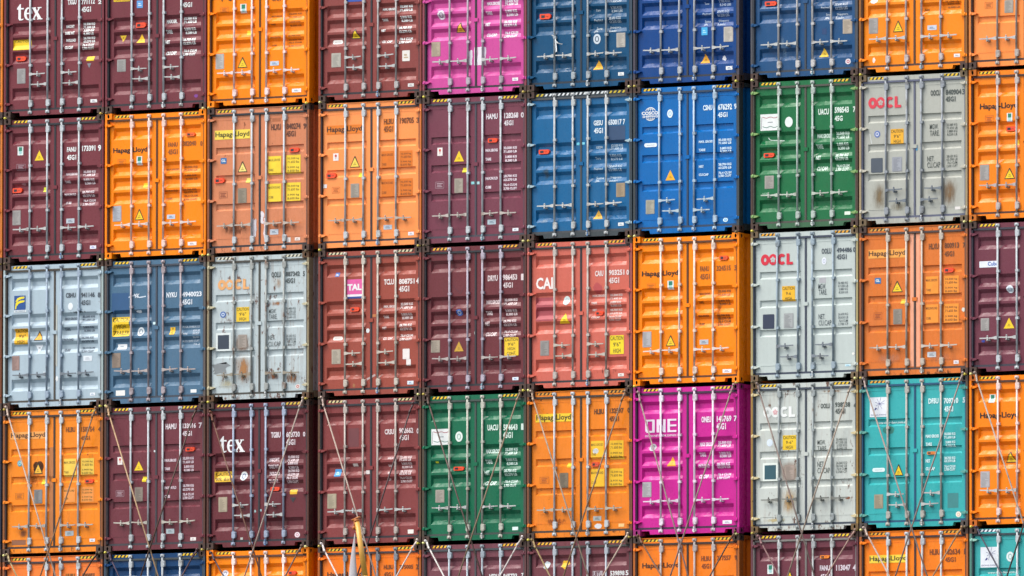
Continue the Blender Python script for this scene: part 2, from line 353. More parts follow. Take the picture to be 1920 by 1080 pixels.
class Mark:
    """2-D artwork in door coordinates (x, z); layers stack outwards by 1.2 mm each"""
    def __init__(s): s.p = []; s.mats = []
    def mi(s, c):
        if c not in s.mats: s.mats.append(c)
        return s.mats.index(c)
    def poly(s, pts, c, layer=0): s.p.append(([tuple(p) for p in pts], s.mi(c), layer))
    def rect(s, b, c, layer=0): x0, z0, x1, z1 = b; s.poly([(x0, z0), (x1, z0), (x1, z1), (x0, z1)], c, layer)
    def ell(s, b, c, layer=0, n=20):
        x0, z0, x1, z1 = b; s.poly([((x0+x1)/2+(x1-x0)/2*math.cos(2*math.pi*i/n), (z0+z1)/2+(z1-z0)/2*math.sin(2*math.pi*i/n)) for i in range(n)], c, layer)
    def rrect(s, b, c, layer=0, r=.5):
        x0, z0, x1, z1 = b; rr = min(x1-x0, z1-z0)*r; pts = []
        for cx, cz, a in ((x1-rr, z1-rr, 0), (x0+rr, z1-rr, 1), (x0+rr, z0+rr, 2), (x1-rr, z0+rr, 3)):
            for i in range(5): t = (a+i/4)*math.pi/2; pts.append((cx+rr*math.cos(t), cz+rr*math.sin(t)))
        s.poly(pts, c, layer)
    def ring(s, b, th, c, layer=0, a0=0, a1=360, n=24, tz=None):
        x0, z0, x1, z1 = b; cx, cz, rx, rz = (x0+x1)/2, (z0+z1)/2, (x1-x0)/2, (z1-z0)/2; tz = th if tz is None else tz
        for i in range(n):
            t, u = [math.radians(a0+(a1-a0)*k/n) for k in (i, i+1)]
            s.poly([(cx+rx*math.cos(t), cz+rz*math.sin(t)), (cx+rx*math.cos(u), cz+rz*math.sin(u)),
                    (cx+(rx-th)*math.cos(u), cz+(rz-tz)*math.sin(u)), (cx+(rx-th)*math.cos(t), cz+(rz-tz)*math.sin(t))], c, layer)
    def line(s, p, q, wd, c, layer=0):
        dx, dz = q[0]-p[0], q[1]-p[1]; l_ = math.hypot(dx, dz) or 1; nx, nz = -dz/l_*wd/2, dx/l_*wd/2
        s.poly([(p[0]+nx, p[1]+nz), (p[0]-nx, p[1]-nz), (q[0]-nx, q[1]-nz), (q[0]+nx, q[1]+nz)], c, layer)
    def text(s, b, t, c, layer=0, off=.018, shear=0):
        if not t: return
        vs, fs = text_geo(t, off); x0, z0, x1, z1 = b; k = s.mi(c)
        for f in fs: s.p.append(([(x0+(x1-x0)*(vs[i][0]+shear*(vs[i][1]-.5)), z0+(z1-z0)*vs[i][1]) for i in f], k, layer))
    def build(s, name, typ, parent, base=.002):
        bm = bmesh.new(); cache = {}
        for pts, mi, ly in s.p:
            vs = []
            for p in pts:
                k = (round(p[0], 5), round(p[1], 5), ly, mi)
                if k not in cache: cache[k] = bm.verts.new((p[0], -ly*.0012, p[1]))
                if cache[k] not in vs: vs.append(cache[k])
            if len(vs) < 3: continue
            try: f = bm.faces.new(vs)
            except ValueError: continue
            f.material_index = mi
            f.normal_update()
            if f.normal.y > 0: f.normal_flip()
        zs = [v.co.z for v in bm.verts]; xs = [v.co.x for v in bm.verts]
        if not zs: bm.free(); return None
        for z in zbreaks(typ):
            if min(zs)+1e-4 < z < max(zs)-1e-4: bmesh.ops.bisect_plane(bm, geom=bm.verts[:]+bm.edges[:]+bm.faces[:], plane_co=(0, 0, z), plane_no=(0, 0, 1))
        for a, b in RXS:
            for x in (a, a+SX, b-SX, b):
                if min(xs)+1e-4 < x < max(xs)-1e-4: bmesh.ops.bisect_plane(bm, geom=bm.verts[:]+bm.edges[:]+bm.faces[:], plane_co=(x, 0, 0), plane_no=(1, 0, 0))
        for v in bm.verts: v.co.y += DY + depth(typ, v.co.x, v.co.z) - base
        me = bpy.data.meshes.new(name); bm.to_mesh(me); bm.free()
        return obj(name, me, [flat(c) if isinstance(c, str) else c for c in s.mats], parent)

REF = {'T0': (0,0,4.8), 'T1': (380,0,4.8), 'T2': (780,0,4.8), 'T3': (1180,0,4.8), 'T4': (1520,0,4.8),
       'M0': (0,200,3.6), 'M1': (380,190,3.483), 'M2': (780,170,3.6), 'M3': (1180,140,3.484), 'M4': (1520,120,3.6),
       'N0': (0,480,3.6), 'N1': (380,460,3.483), 'N2': (780,440,3.483), 'N3': (1180,420,3.484), 'N4': (1520,400,3.485),
       'L0': (0,750,3.272), 'L1': (380,740,3.176), 'L2': (780,720,3.0), 'L3': (1180,700,2.843), 'L4': (1520,680,2.7),
       'K0': (0,960,8.), 'K1': (190,960,8.), 'K2': (380,960,8.), 'K3': (580,960,8.), 'K4': (780,960,8.), 'K5': (980,960,8.),
       'K6': (1180,960,8.), 'K7': (1400,960,8.), 'K8': (1620,960,6.4)}
WH = 'e4e6e4'; BK = '1c1a1a'; YE = 'f2c814'; YO = 'f0a81c'
class Spot:
    """turns positions measured on the photograph into door coordinates of one container"""
    def __init__(s, ref, c, r): s.ox, s.oy, s.s = REF[ref]; s.c = c; s.r = r
    def pt(s, x, y):
        p = at(s.ox+x/s.s, s.oy+y/s.s, DY); return p.x-colx(s.c), p.z-rowz(s.r)
    def box(s, b, clamp=True):
        x0, y0, x1, y1 = b; yc = (y0+y1)/2; xc = (x0+x1)/2
        a = s.pt(x0, yc)[0]; d = s.pt(x1, yc)[0]; z1 = s.pt(xc, y0)[1]; z0 = s.pt(xc, y1)[1]
        if clamp:
            hi = 1.190 if (a+d)/2 < W/2 else 2.356; lo = .082 if (a+d)/2 < W/2 else 1.245
            if d > hi: a, d = (a-(d-hi), hi) if a-(d-hi) > lo else (a, hi)
            if a < lo: a = lo
        return (a, max(z0, .165), d, min(max(z1, .175), 2.728))
def sub(b, u0, v0, u1, v1):                      # fraction of a box, v measured upwards
    x0, z0, x1, z1 = b; return (x0+(x1-x0)*u0, z0+(z1-z0)*v0, x0+(x1-x0)*u1, z0+(z1-z0)*v1)
def mk_company(m, b, col, plate=None, pb=None):
    if plate: m.rect(pb, plate, 0)
    m.text(b, 'Hapag-Lloyd', col, 1, .024)
def mk_weights(emit, S, col, lx0, lx1, lh, vx0, vx1, vh, rows):
    V = [('32.500 KG', '71.650 LB'), ('3.800 KG', '8.380 LB'), ('28.700 KG', '63.270 LB'), ('76.4 CU.M', '2.700 CU.FT')]
    n = 0
    for i, row in enumerate(rows):
        lb, yl, ys = row[0], row[1], row[2:]
        if lb:
            f = min(1, len(lb)/8.5); b = S.box((lx0, yl-lh/2, lx0+(lx1-lx0)*f, yl+lh/2)); m = Mark(); m.text(b, lb, col, 1, .055); emit(m, 'weight_heading', b)
        m = Mark()
        for k, y in enumerate(ys):
            t = V[i % 4][k % 2]; x = vx0 + (vx1-vx0)*(0 if len(t) > 8 else .12)
            b = S.box((x, y-vh/2, vx1, y+vh/2)); m.text(b, t, col, 1, .055)
        if ys: emit(m, 'weight_figures', b)
def mk_tri(m, b, border=True, fill=YE):
    x0, z0, x1, z1 = b; xc = (x0+x1)/2
    if border: m.poly([(x0, z0), (x1, z0), (xc+.01, z1), (xc-.01, z1)], '2a2218', 0)
    e = .014 if border else 0
    m.poly([(x0+e*1.5, z0+e), (x1-e*1.5, z0+e), (xc, z1-e*2)], fill, 1)
    for k in (.22, .36): m.rect(sub(b, .36 if k < .3 else .42, k, .64 if k < .3 else .58, k+.045), '6b5a1c', 2)
def mk_caution(m, b, lines, fill=YE):
    m.rrect(b, fill, 0, .04); n = len(lines)
    for i, t in enumerate(lines):
        wd = min(.92, .13*len(t)); z1 = 1-(i+.12)/n; z0 = 1-(i+.80)/n
        m.text(sub(b, .5-wd/2, z0, .5+wd/2, z1), t, '4a4010', 1, .012)
def mk_data(m, b, col):
    m.rrect(b, col, 0, .06); m.rrect(sub(b, .05, .035, .95, .965), tuple_mix(col, -.12), 1, .04); m.rrect(sub(b, .07, .05, .93, .95), col, 2, .04)
    rnd = random.Random(int((b[0]+b[1])*1e4))
    for i in range(11):
        z = .10+.075*i; m.rect(sub(b, .14, z, .14+rnd.uniform(.3, .72), z+.022), tuple_mix(col, -.28), 3)
def tuple_mix(h, d):
    v = [int(h[i:i+2], 16) for i in (0, 2, 4)]; return ''.join('%02x' % max(0, min(255, int(x*(1+d)))) for x in v)
def mk_tag(S, b, c2, parent, typ):
    """orange locator clipped on the door: a small moulded case with a dark window"""
    x0, z0, x1, z1 = b; g = MB(); y = DY+min(depth(typ, (x0+x1)/2, z0), depth(typ, (x0+x1)/2, z1)); h = z1-z0
    g.prism([(x0, z0+.01), (x0+.01, z0), (x1-h*.35, z0), (x1, z0+h*.3), (x1, z1-h*.3), (x1-h*.35, z1), (x0+.01, z1), (x0, z1-.01)], y-.028, y+.02, 0)
    g.box(x0+(x1-x0)*.14, x0+(x1-x0)*.46, y-.031, y-.027, z0+h*.25, z0+h*.75, 1)
    g.box(x0+(x1-x0)*.55, x0+(x1-x0)*.80, y-.0305, y-.027, z0+h*.42, z0+h*.58, 2)
    return obj('locator_tag', g.mesh('locator_tag'), [flat(c2, .4), flat('23202c', .3), flat('b8401c', .4)], parent)
def mk_tex(m, b, c):
    ly = [1.0]
    def P(pts): ly[0] += .25; m.poly([(b[0]+(b[2]-b[0])*u, b[1]+(b[3]-b[1])*v) for u, v in pts], c, ly[0])
    P([(.055, .10), (.155, .06), (.155, .98), (.055, .80)]); P([(0, .66), (.27, .66), (.27, .74), (0, .74)]); P([(0, .74), (.055, .74), (.155, .98), (.12, .98)])
    P([(.055, .10), (.10, .0), (.20, .0), (.27, .07), (.25, .10), (.18, .07), (.155, .12)])
    bb = sub(b, .285, -.01, .62, .76); m.ring(bb, (bb[2]-bb[0])*.30, c, 1, 0, 318, 22, (bb[3]-bb[1])*.10)
    m.rect(sub(b, .36, .36, .56, .44), c, .8)
    P([(.60, .74), (.72, .74), (1.0, .0), (.86, .0)]); P([(.62, .02), (.68, .02), (.93, .72), (.87, .72)])
    for u0, u1, v in ((.57, .76, .68), (.82, .98, .68), (.57, .73, 0), (.80, 1.02, 0)): P([(u0, v), (u1, v), (u1, v+.06), (u0, v+.06)])
def mk_oocl(m, b, c, c2):
    w_ = .235
    for k, u in enumerate((0, .245)):
        bb = sub(b, u, 0, u+.265, 1); m.ring(bb, (bb[2]-bb[0])*.35, c, 1+k, n=26, tz=(bb[3]-bb[1])*.31)
    bb = sub(b, .245, 0, .51, 1); cx, cz = (bb[0]+bb[2])/2, (bb[1]+bb[3])/2; r = (bb[3]-bb[1])*.17
    for i in range(5):
        t = math.pi/2+i*2*math.pi/5; x, z = cx+r*math.cos(t), cz+r*math.sin(t); m.ell((x-r*.62, z-r*.62, x+r*.62, z+r*.62), c2, 4, 10)
    m.ell((cx-r*.8, cz-r*.8, cx+r*.8, cz+r*.8), c2, 5, 10); m.ell((cx-r*.25, cz-r*.25, cx+r*.25, cz+r*.25), c, 6, 8)
    bb = sub(b, .52, 0, .79, 1); m.ring(bb, (bb[2]-bb[0])*.34, c, 3, 42, 318, 22, (bb[3]-bb[1])*.27)
    m.rect(sub(b, .80, 0, .89, 1), c, 3.3); m.rect(sub(b, .80, 0, 1, .24), c, 4)
def mk_cosco(m, b, tb, sb):
    cx = (b[0]+b[2])/2
    m.ring(b, .014, WH, .5, n=28)
    m.ring((cx-(b[2]-b[0])*.26, b[1], cx+(b[2]-b[0])*.26, b[3]), .012, WH, 1, n=24); m.rect((cx-.006, b[1], cx+.006, b[3]), WH, 1.2)
    for v in (.16, .84): m.rect(sub(b, .17, v-.012, .83, v+.012), WH, 1.4)
    m.rect((tb[0]-.005, sb[1]-.012, tb[2]+.005, tb[3]+.01), m.bg, 2)
    m.text(tb, 'COSCO', WH, 3, .045); m.text(sb, 'SHIPPING', WH, 3, .03)
def mk_one(m, b, sb):
    c = 'e6d6e4'
    ly = [1.0]
    def P(pts): ly[0] += .25; m.poly([(b[0]+(b[2]-b[0])*u, b[1]+(b[3]-b[1])*v) for u, v in pts], c, ly[0])
    P([(.02, .12), (.10, .0), (.10, 1), (.02, 1)]); P([(.02, .86), (.30, .86), (.30, 1), (.02, 1)]); P([(.24, 0), (.32, .0), (.32, .98), (.24, .98)]); P([(.06, 0), (.32, 0), (.32, .14), (.06, .14)])
    P([(.38, 0), (.46, 0), (.46, 1), (.38, 1)]); P([(.38, 1), (.47, 1), (.67, 0), (.58, 0)]); P([(.58, 0), (.66, 0), (.66, 1), (.58, 1)])
    P([(.72, 0), (.80, 0), (.80, 1), (.72, 1)])
    for v in (0, .43, .86): P([(.72, v), (1, v), (1, v+.14), (.72, v+.14)])
    m.text(sb, 'OCEAN NETWORK EXPRESS', c, 1, .02)
def blob(m, b, c, layer, seed, n=22, rag=.3):
    rnd = random.Random(seed); x0, z0, x1, z1 = b; k = [rnd.uniform(1-rag, 1) for _ in range(n)]
    k = [(k[i]*.6+k[(i+1) % n]*.4) for i in range(n)]
    m.poly([((x0+x1)/2+(x1-x0)/2*k[i]*math.cos(2*math.pi*i/n), (z0+z1)/2+(z1-z0)/2*k[i]*math.sin(2*math.pi*i/n)) for i in range(n)], c, layer)
def torn(m, b, c, layer, seed, rag=.10):
    rnd = random.Random(seed); x0, z0, x1, z1 = b; w_, h_ = x1-x0, z1-z0; pts = []
    for a, e in (((0, 0), (1, 0)), ((1, 0), (1, 1)), ((1, 1), (0, 1)), ((0, 1), (0, 0))):
        for i in range(6):
            t = i/6; pts.append((x0+w_*(a[0]+(e[0]-a[0])*t)+rnd.uniform(-rag, rag)*w_, z0+h_*(a[1]+(e[1]-a[1])*t)+rnd.uniform(-rag, rag)*h_*.5))
    m.poly(pts, c, layer)
def stain_mat(h, box, lo=.42, hi=.62, op=.85):
    """thin translucent stain inside its box: runs that thin out and fray towards its own edges"""
    m_ = bpy.data.materials.new('stain'); m_.use_nodes = True; n = m_.node_tree.nodes; l = m_.node_tree.links; b = n['Principled BSDF']
    b.inputs['Base Color'].default_value = lin(h); b.inputs['Roughness'].default_value = .85
    tc = n.new('ShaderNodeTexCoord'); mp = n.new('ShaderNodeMapping'); mp.inputs['Scale'].default_value = (6, 6, 1.6); mp.inputs['Location'].default_value = (box[0]*7, 0, box[1]*3)
    nz = n.new('ShaderNodeTexNoise'); nz.inputs['Scale'].default_value = 3.2; nz.inputs['Detail'].default_value = 7; nz.inputs['Roughness'].default_value = .72
    sx = n.new('ShaderNodeSeparateXYZ'); l.new(tc.outputs['Object'], sx.inputs[0])
    def edge(sock, a, c, soft):
        r1 = n.new('ShaderNodeMapRange'); r1.inputs[1].default_value = a; r1.inputs[2].default_value = a+(c-a)*soft; r1.interpolation_type = 'SMOOTHSTEP'; l.new(sock, r1.inputs[0])
        r2 = n.new('ShaderNodeMapRange'); r2.inputs[1].default_value = c; r2.inputs[2].default_value = c-(c-a)*soft; r2.interpolation_type = 'SMOOTHSTEP'; l.new(sock, r2.inputs[0])
        q = n.new('ShaderNodeMath'); q.operation = 'MULTIPLY'; l.new(r1.outputs[0], q.inputs[0]); l.new(r2.outputs[0], q.inputs[1]); return q.outputs[0]
    ml = n.new('ShaderNodeMath'); ml.operation = 'MULTIPLY'; l.new(edge(sx.outputs[0], box[0], box[2], .5), ml.inputs[0]); l.new(edge(sx.outputs[2], box[1], box[3], .45), ml.inputs[1])
    sc_ = n.new('ShaderNodeMath'); sc_.operation = 'MULTIPLY_ADD'; l.new(ml.outputs[0], sc_.inputs[0]); sc_.inputs[1].default_value = .40; sc_.inputs[2].default_value = -.22
    ad = n.new('ShaderNodeMath'); ad.operation = 'ADD'; l.new(nz.outputs[0], ad.inputs[0]); l.new(sc_.outputs[0], ad.inputs[1])
    mr = n.new('ShaderNodeMapRange'); mr.inputs[1].default_value = lo; mr.inputs[2].default_value = hi+.06; mr.inputs[4].default_value = op*.95
    m2 = n.new('ShaderNodeMath'); m2.operation = 'MULTIPLY'
    l.new(tc.outputs['Object'], mp.inputs[0]); l.new(mp.outputs[0], nz.inputs[0]); l.new(ad.outputs[0], mr.inputs[0])
    l.new(mr.outputs[0], m2.inputs[0]); l.new(ml.outputs[0], m2.inputs[1]); l.new(m2.outputs[0], b.inputs['Alpha'])
    return m_

def apply_marks(spec, doors, c, r, typ, bgcol):
    ref, marks = spec; S = Spot(ref, c, r)
    for q in marks:
        k = q[0]; m = Mark(); m.bg = bgcol; name = 'sticker'; lab = None
        def door_of(b): return doors[0] if (b[0]+b[2])/2 < W/2 else doors[1]
        if k == 'id':
            col = q[1]; b = None
            for t, *bx in q[2:]:
                m = Mark(); b = S.box(bx); m.text(b, t, col, 1, .038)
                m.build('size_code' if t[:3] == '45G' else 'owner_code' if t.isalpha() else 'check_digit' if len(t) == 1 else 'serial_number', typ, door_of(b), .0045)
            continue
        elif k == 'tx':                            # free lettering: colour, (text, box) ...
            for t, *bx in q[3:]:
                m = Mark(); b = S.box(bx); m.text(b, t, q[2], 1, .008 if q[1] == 'weight_table' else .03)
                m.build('weight_figures' if q[1] == 'weight_table' else q[1], typ, door_of(b), .0045)
            continue
        elif k == 'hl':
            b = S.box(q[2]); pb = S.box(q[4]) if len(q) > 4 else None; mk_company(m, b, q[1], q[3] if len(q) > 3 else None, pb); name = 'company_name'
        elif k == 'w': mk_weights(lambda mm, nm, bb: mm.build(nm, typ, door_of(bb), .0045), S, *q[1:]); continue
        elif k == 'w2':
            for i, bx in enumerate(q[3:7]):
                m = Mark(); b = S.box(bx); m.rect(b, q[2] if not (i > 1 and len(q) > 7) else q[7], 0)
                if i % 2 == 0:
                    m.text(sub(b, .02, .72, .92, .86), ('MAX.GROSS', '', 'MAX.PAYLOAD')[i], q[1], 1, .02); m.text(sub(b, .04, .18, .40, .32), ('TARE', '', 'CUBE')[i], q[1], 1, .02)
                else:
                    for v, t in ((.74, '32.500 kg'), (.56, '71.650 lbs'), (.26, '3.900 kg'), (.08, '8.600 lbs')): m.text(sub(b, .08, v, .9, v+.13), t, q[1], 1, .02)
                m.build('weight_plate', typ, door_of(b), .0045)
            continue
        elif k == 'tri': b = S.box(q[1]); mk_tri(m, b, *(q[2:])); name = 'warning_sticker'
        elif k == 'itri':
            b = S.box(q[1]); x0, z0, x1, z1 = b; m.poly([(x0, z1), (x1, z1), ((x0+x1)/2, z0)], q[2], 0); m.rect(sub(b, .38, .55, .62, .7), tuple_mix(q[2], -.4), 1)
        elif k == 'tag':
            b = S.box(q[1]); mk_tag(S, b, q[2] if len(q) > 2 else 'f0481c', door_of(b), typ); continue
        elif k == 'data': b = S.box(q[1]); mk_data(m, b, q[2]); name = 'data_plate'
        elif k == 'pl':                            # small plate or sticker: box, colour, optional mark colour
            b = S.box(q[1]); m.rrect(b, q[2], 0, .08)
            if len(q) > 3 and q[3]: m.rect(sub(b, .25, .50, .62, .66), q[3], 1); m.rect(sub(b, .22, .28, .78, .40), q[3], 1)
        elif k == 'gr': b = S.box(q[1]); m.rect(b, 'dfe6e2', 0); m.rect(sub(b, .2, .48, .8, .94), '157a62', 1); m.ell(sub(b, .22, .12, .78, .5), '9fd0d0', 1)
        elif k == 'out':
            b = S.box(q[1])
            for e in ((0, 0, 1, .05), (0, .95, 1, 1), (0, 0, .03, 1), (.97, 0, 1, 1), (.15, .66, .85, .78), (.2, .43, .7, .54), (.15, .20, .8, .31)): m.rect(sub(b, *e), q[2], 0)
        elif k == 'cau': b = S.box(q[1]); mk_caution(m, b, q[2], q[3] if len(q) > 3 else YE); name = 'caution_plate'
        elif k == 'oval':
            b = S.box(q[1]); m.ell(b, q[2], 0)
            if len(q) > 3:
                bb = sub(b, .22, .2, .78, .8); m.ring(bb, (bb[2]-bb[0])*.22, q[3], 1)
        elif k == 'rr': b = S.box(q[1]); m.rrect(b, q[2], 0, .5); m.rect(sub(b, .2, .42, .8, .56), tuple_mix(q[2], -.25), 1)
        elif k == 'gl': b = S.box(q[1]); m.rrect(b, '2b6fa8', 0, .1); m.text(sub(b, .15, .3, .85, .75), 'GL', WH, 1, .03)
        elif k == 'redw': b = S.box(q[1]); m.rect(b, 'e6e0dc', 0); m.ell(sub(b, .3, .5, .7, .85), 'c8402c', 1); m.rect(sub(b, .44, .2, .56, .55), 'c8806c', 1)
        elif k == 'blob':
            b = S.box(q[1], False); col = q[2]; mt = col; blob(m, b, mt, 0, q[3], rag=q[4] if len(q) > 4 else .3); name = 'paint_patch'
        elif k == 'torn': b = S.box(q[1], False); torn(m, b, q[2], 0, q[3], q[4] if len(q) > 4 else .1); name = 'paint_patch'
        elif k == 'stain':
            b = S.box(q[1]); bb = sub(b, -.38, -.12, 1.38, 1.12); b = (max(bb[0], .08 if b[0] < W/2 else 1.245), max(bb[1], .163), min(bb[2], 1.195 if b[0] < W/2 else 2.36), min(bb[3], 2.73)); m.rect(b, stain_mat(q[2], b, *(q[3:])), 0); name = 'rust_stain'
        elif k == 'sq': b = S.box(q[1]); m.rect(b, q[3], 0); m.rect(sub(b, .12, .10, .88, .88), q[2], 1)
        elif k == 'rect': b = S.box(q[1]); m.rect(b, q[2], 0); name = 'paint_patch'
        elif k == 'tex': b = S.box(q[1]); mk_tex(m, b, 'efeeee'); name = 'company_name'
        elif k == 'oocl': b = S.box(q[1]); mk_oocl(m, b, q[2], q[3]); name = 'company_name'
        elif k == 'cosco': b = S.box(q[1]); mk_cosco(m, b, S.box(q[2]), S.box(q[3])); name = 'company_name'
        elif k == 'one': b = S.box(q[1]); mk_one(m, b, S.box(q[2])); name = 'company_name'
        elif k == 'tal':
            b = S.box(q[1]); m.rect(b, 'e8e0e4', 0); m.rect(sub(b, 0, .22, 1, 1), 'd8589a', 1); m.rect(sub(b, 0, 0, 1, .1), '20408c', 1); m.text(sub(b, .03, .42, .97, .76), 'TAL', WH, 2, .05); name = 'company_name'
        elif k == 'eff':
            b = S.box(q[1]); m.rect(b, '174a8c', 0); m.rect(sub(b, 0, -.16, 1.06, 0), 'd8dede', 0); m.text(sub(b, .1, -.12, .98, -.04), 'FLORENS', '5a7a9a', 1)
            for dz in (0, -.26):
                P = [(.12, .62+dz), (.30, .84+dz), (.60, .92+dz), (.92, .92+dz), (.88, .80+dz), (.62, .76+dz), (.40, .70+dz), (.24, .55+dz)]
                m.poly([(b[0]+(b[2]-b[0])*u, b[1]+(b[3]-b[1])*v) for u, v in P], 'ecd820', 1+(dz < 0))
            m.poly([(b[0]+(b[2]-b[0])*u, b[1]+(b[3]-b[1])*v) for u, v in [(.08, .06), (.18, .08), (.28, .60), (.14, .50)]], 'ecd820', 3); name = 'company_name'
        elif k == 'note':
            b = S.box(q[1]); m.rect(b, 'e2e6e4', 0)
            for z, col in ((.80, 'a03044'), (.22, '20705c')):
                pts = [(u/8, z+.04*math.sin(u*1.7)-.02*u/8) for u in range(1, 9)]
                for p, q_ in zip(pts, pts[1:]): A = (b[0]+(b[2]-b[0])*p[0], b[1]+(b[3]-b[1])*p[1]); B = (b[0]+(b[2]-b[0])*q_[0], b[1]+(b[3]-b[1])*q_[1]); m.line(A, B, .012, col, 1)
            m.line((b[0]+.02, b[1]+.03), (b[0]+.035, b[3]-.05), .008, '2a2a30', 1); m.rect(sub(b, .42, .48, .72, .52), '50606a', 1)
        elif k == 'star':
            b = S.box(q[1]); m.rect(b, 'dfe4ea', 0)
            for a_, ln in ((0, .34), (28, .4), (75, .4), (118, .36), (160, .3), (205, .26), (250, .38), (300, .34), (332, .2)):
                t = math.radians(a_); cx, cz = b[0]+(b[2]-b[0])*.56, b[1]+(b[3]-b[1])*.66
                m.line((cx, cz), (cx+.85*ln*(b[2]-b[0])*math.cos(t), cz+.85*ln*(b[3]-b[1])*math.sin(t)), .007, '4a4c8c', 1)
            m.poly([(b[0]+(b[2]-b[0])*u, b[1]+(b[3]-b[1])*v) for u, v in [(.24, .34), (.34, .48), (.42, .44), (.36, .36)]], '3a3c80', 1)
            m.text(sub(b, .06, .07, .94, .14), 'DONG FANG', '4a5080', 1); name = 'company_name'
        elif k == 'rib':                           # loose white tape caught on a rod
            g = MB(); pts = [S.pt(*p) for p in q[1]]
            for i, (p, p2) in enumerate(zip(pts, pts[1:])):
                y = .03-.006*i; wd = .018
                g.poly([(p[0]-wd, y, p[1]), (p2[0]-wd, y-.006, p2[1]), (p2[0]+wd, y-.02, p2[1]+.01), (p[0]+wd, y-.014, p[1]+.01)])
            o = obj('loose_tape', g.mesh('loose_tape'), flat('e8eef0'), doors[0]); continue
        elif k == 'ln':
            pts = [S.pt(*p) for p in q[1]]; b = (pts[0][0], 0, pts[0][0], 0)
            for p, p2 in zip(pts, pts[1:]): m.line(p, p2, q[3], q[2], 0)
            name = 'scratch'
        else: raise ValueError(k)
        m.build(name, typ, door_of(b), .002 if name in ('rust_stain', 'paint_patch', 'scratch') else .0045)

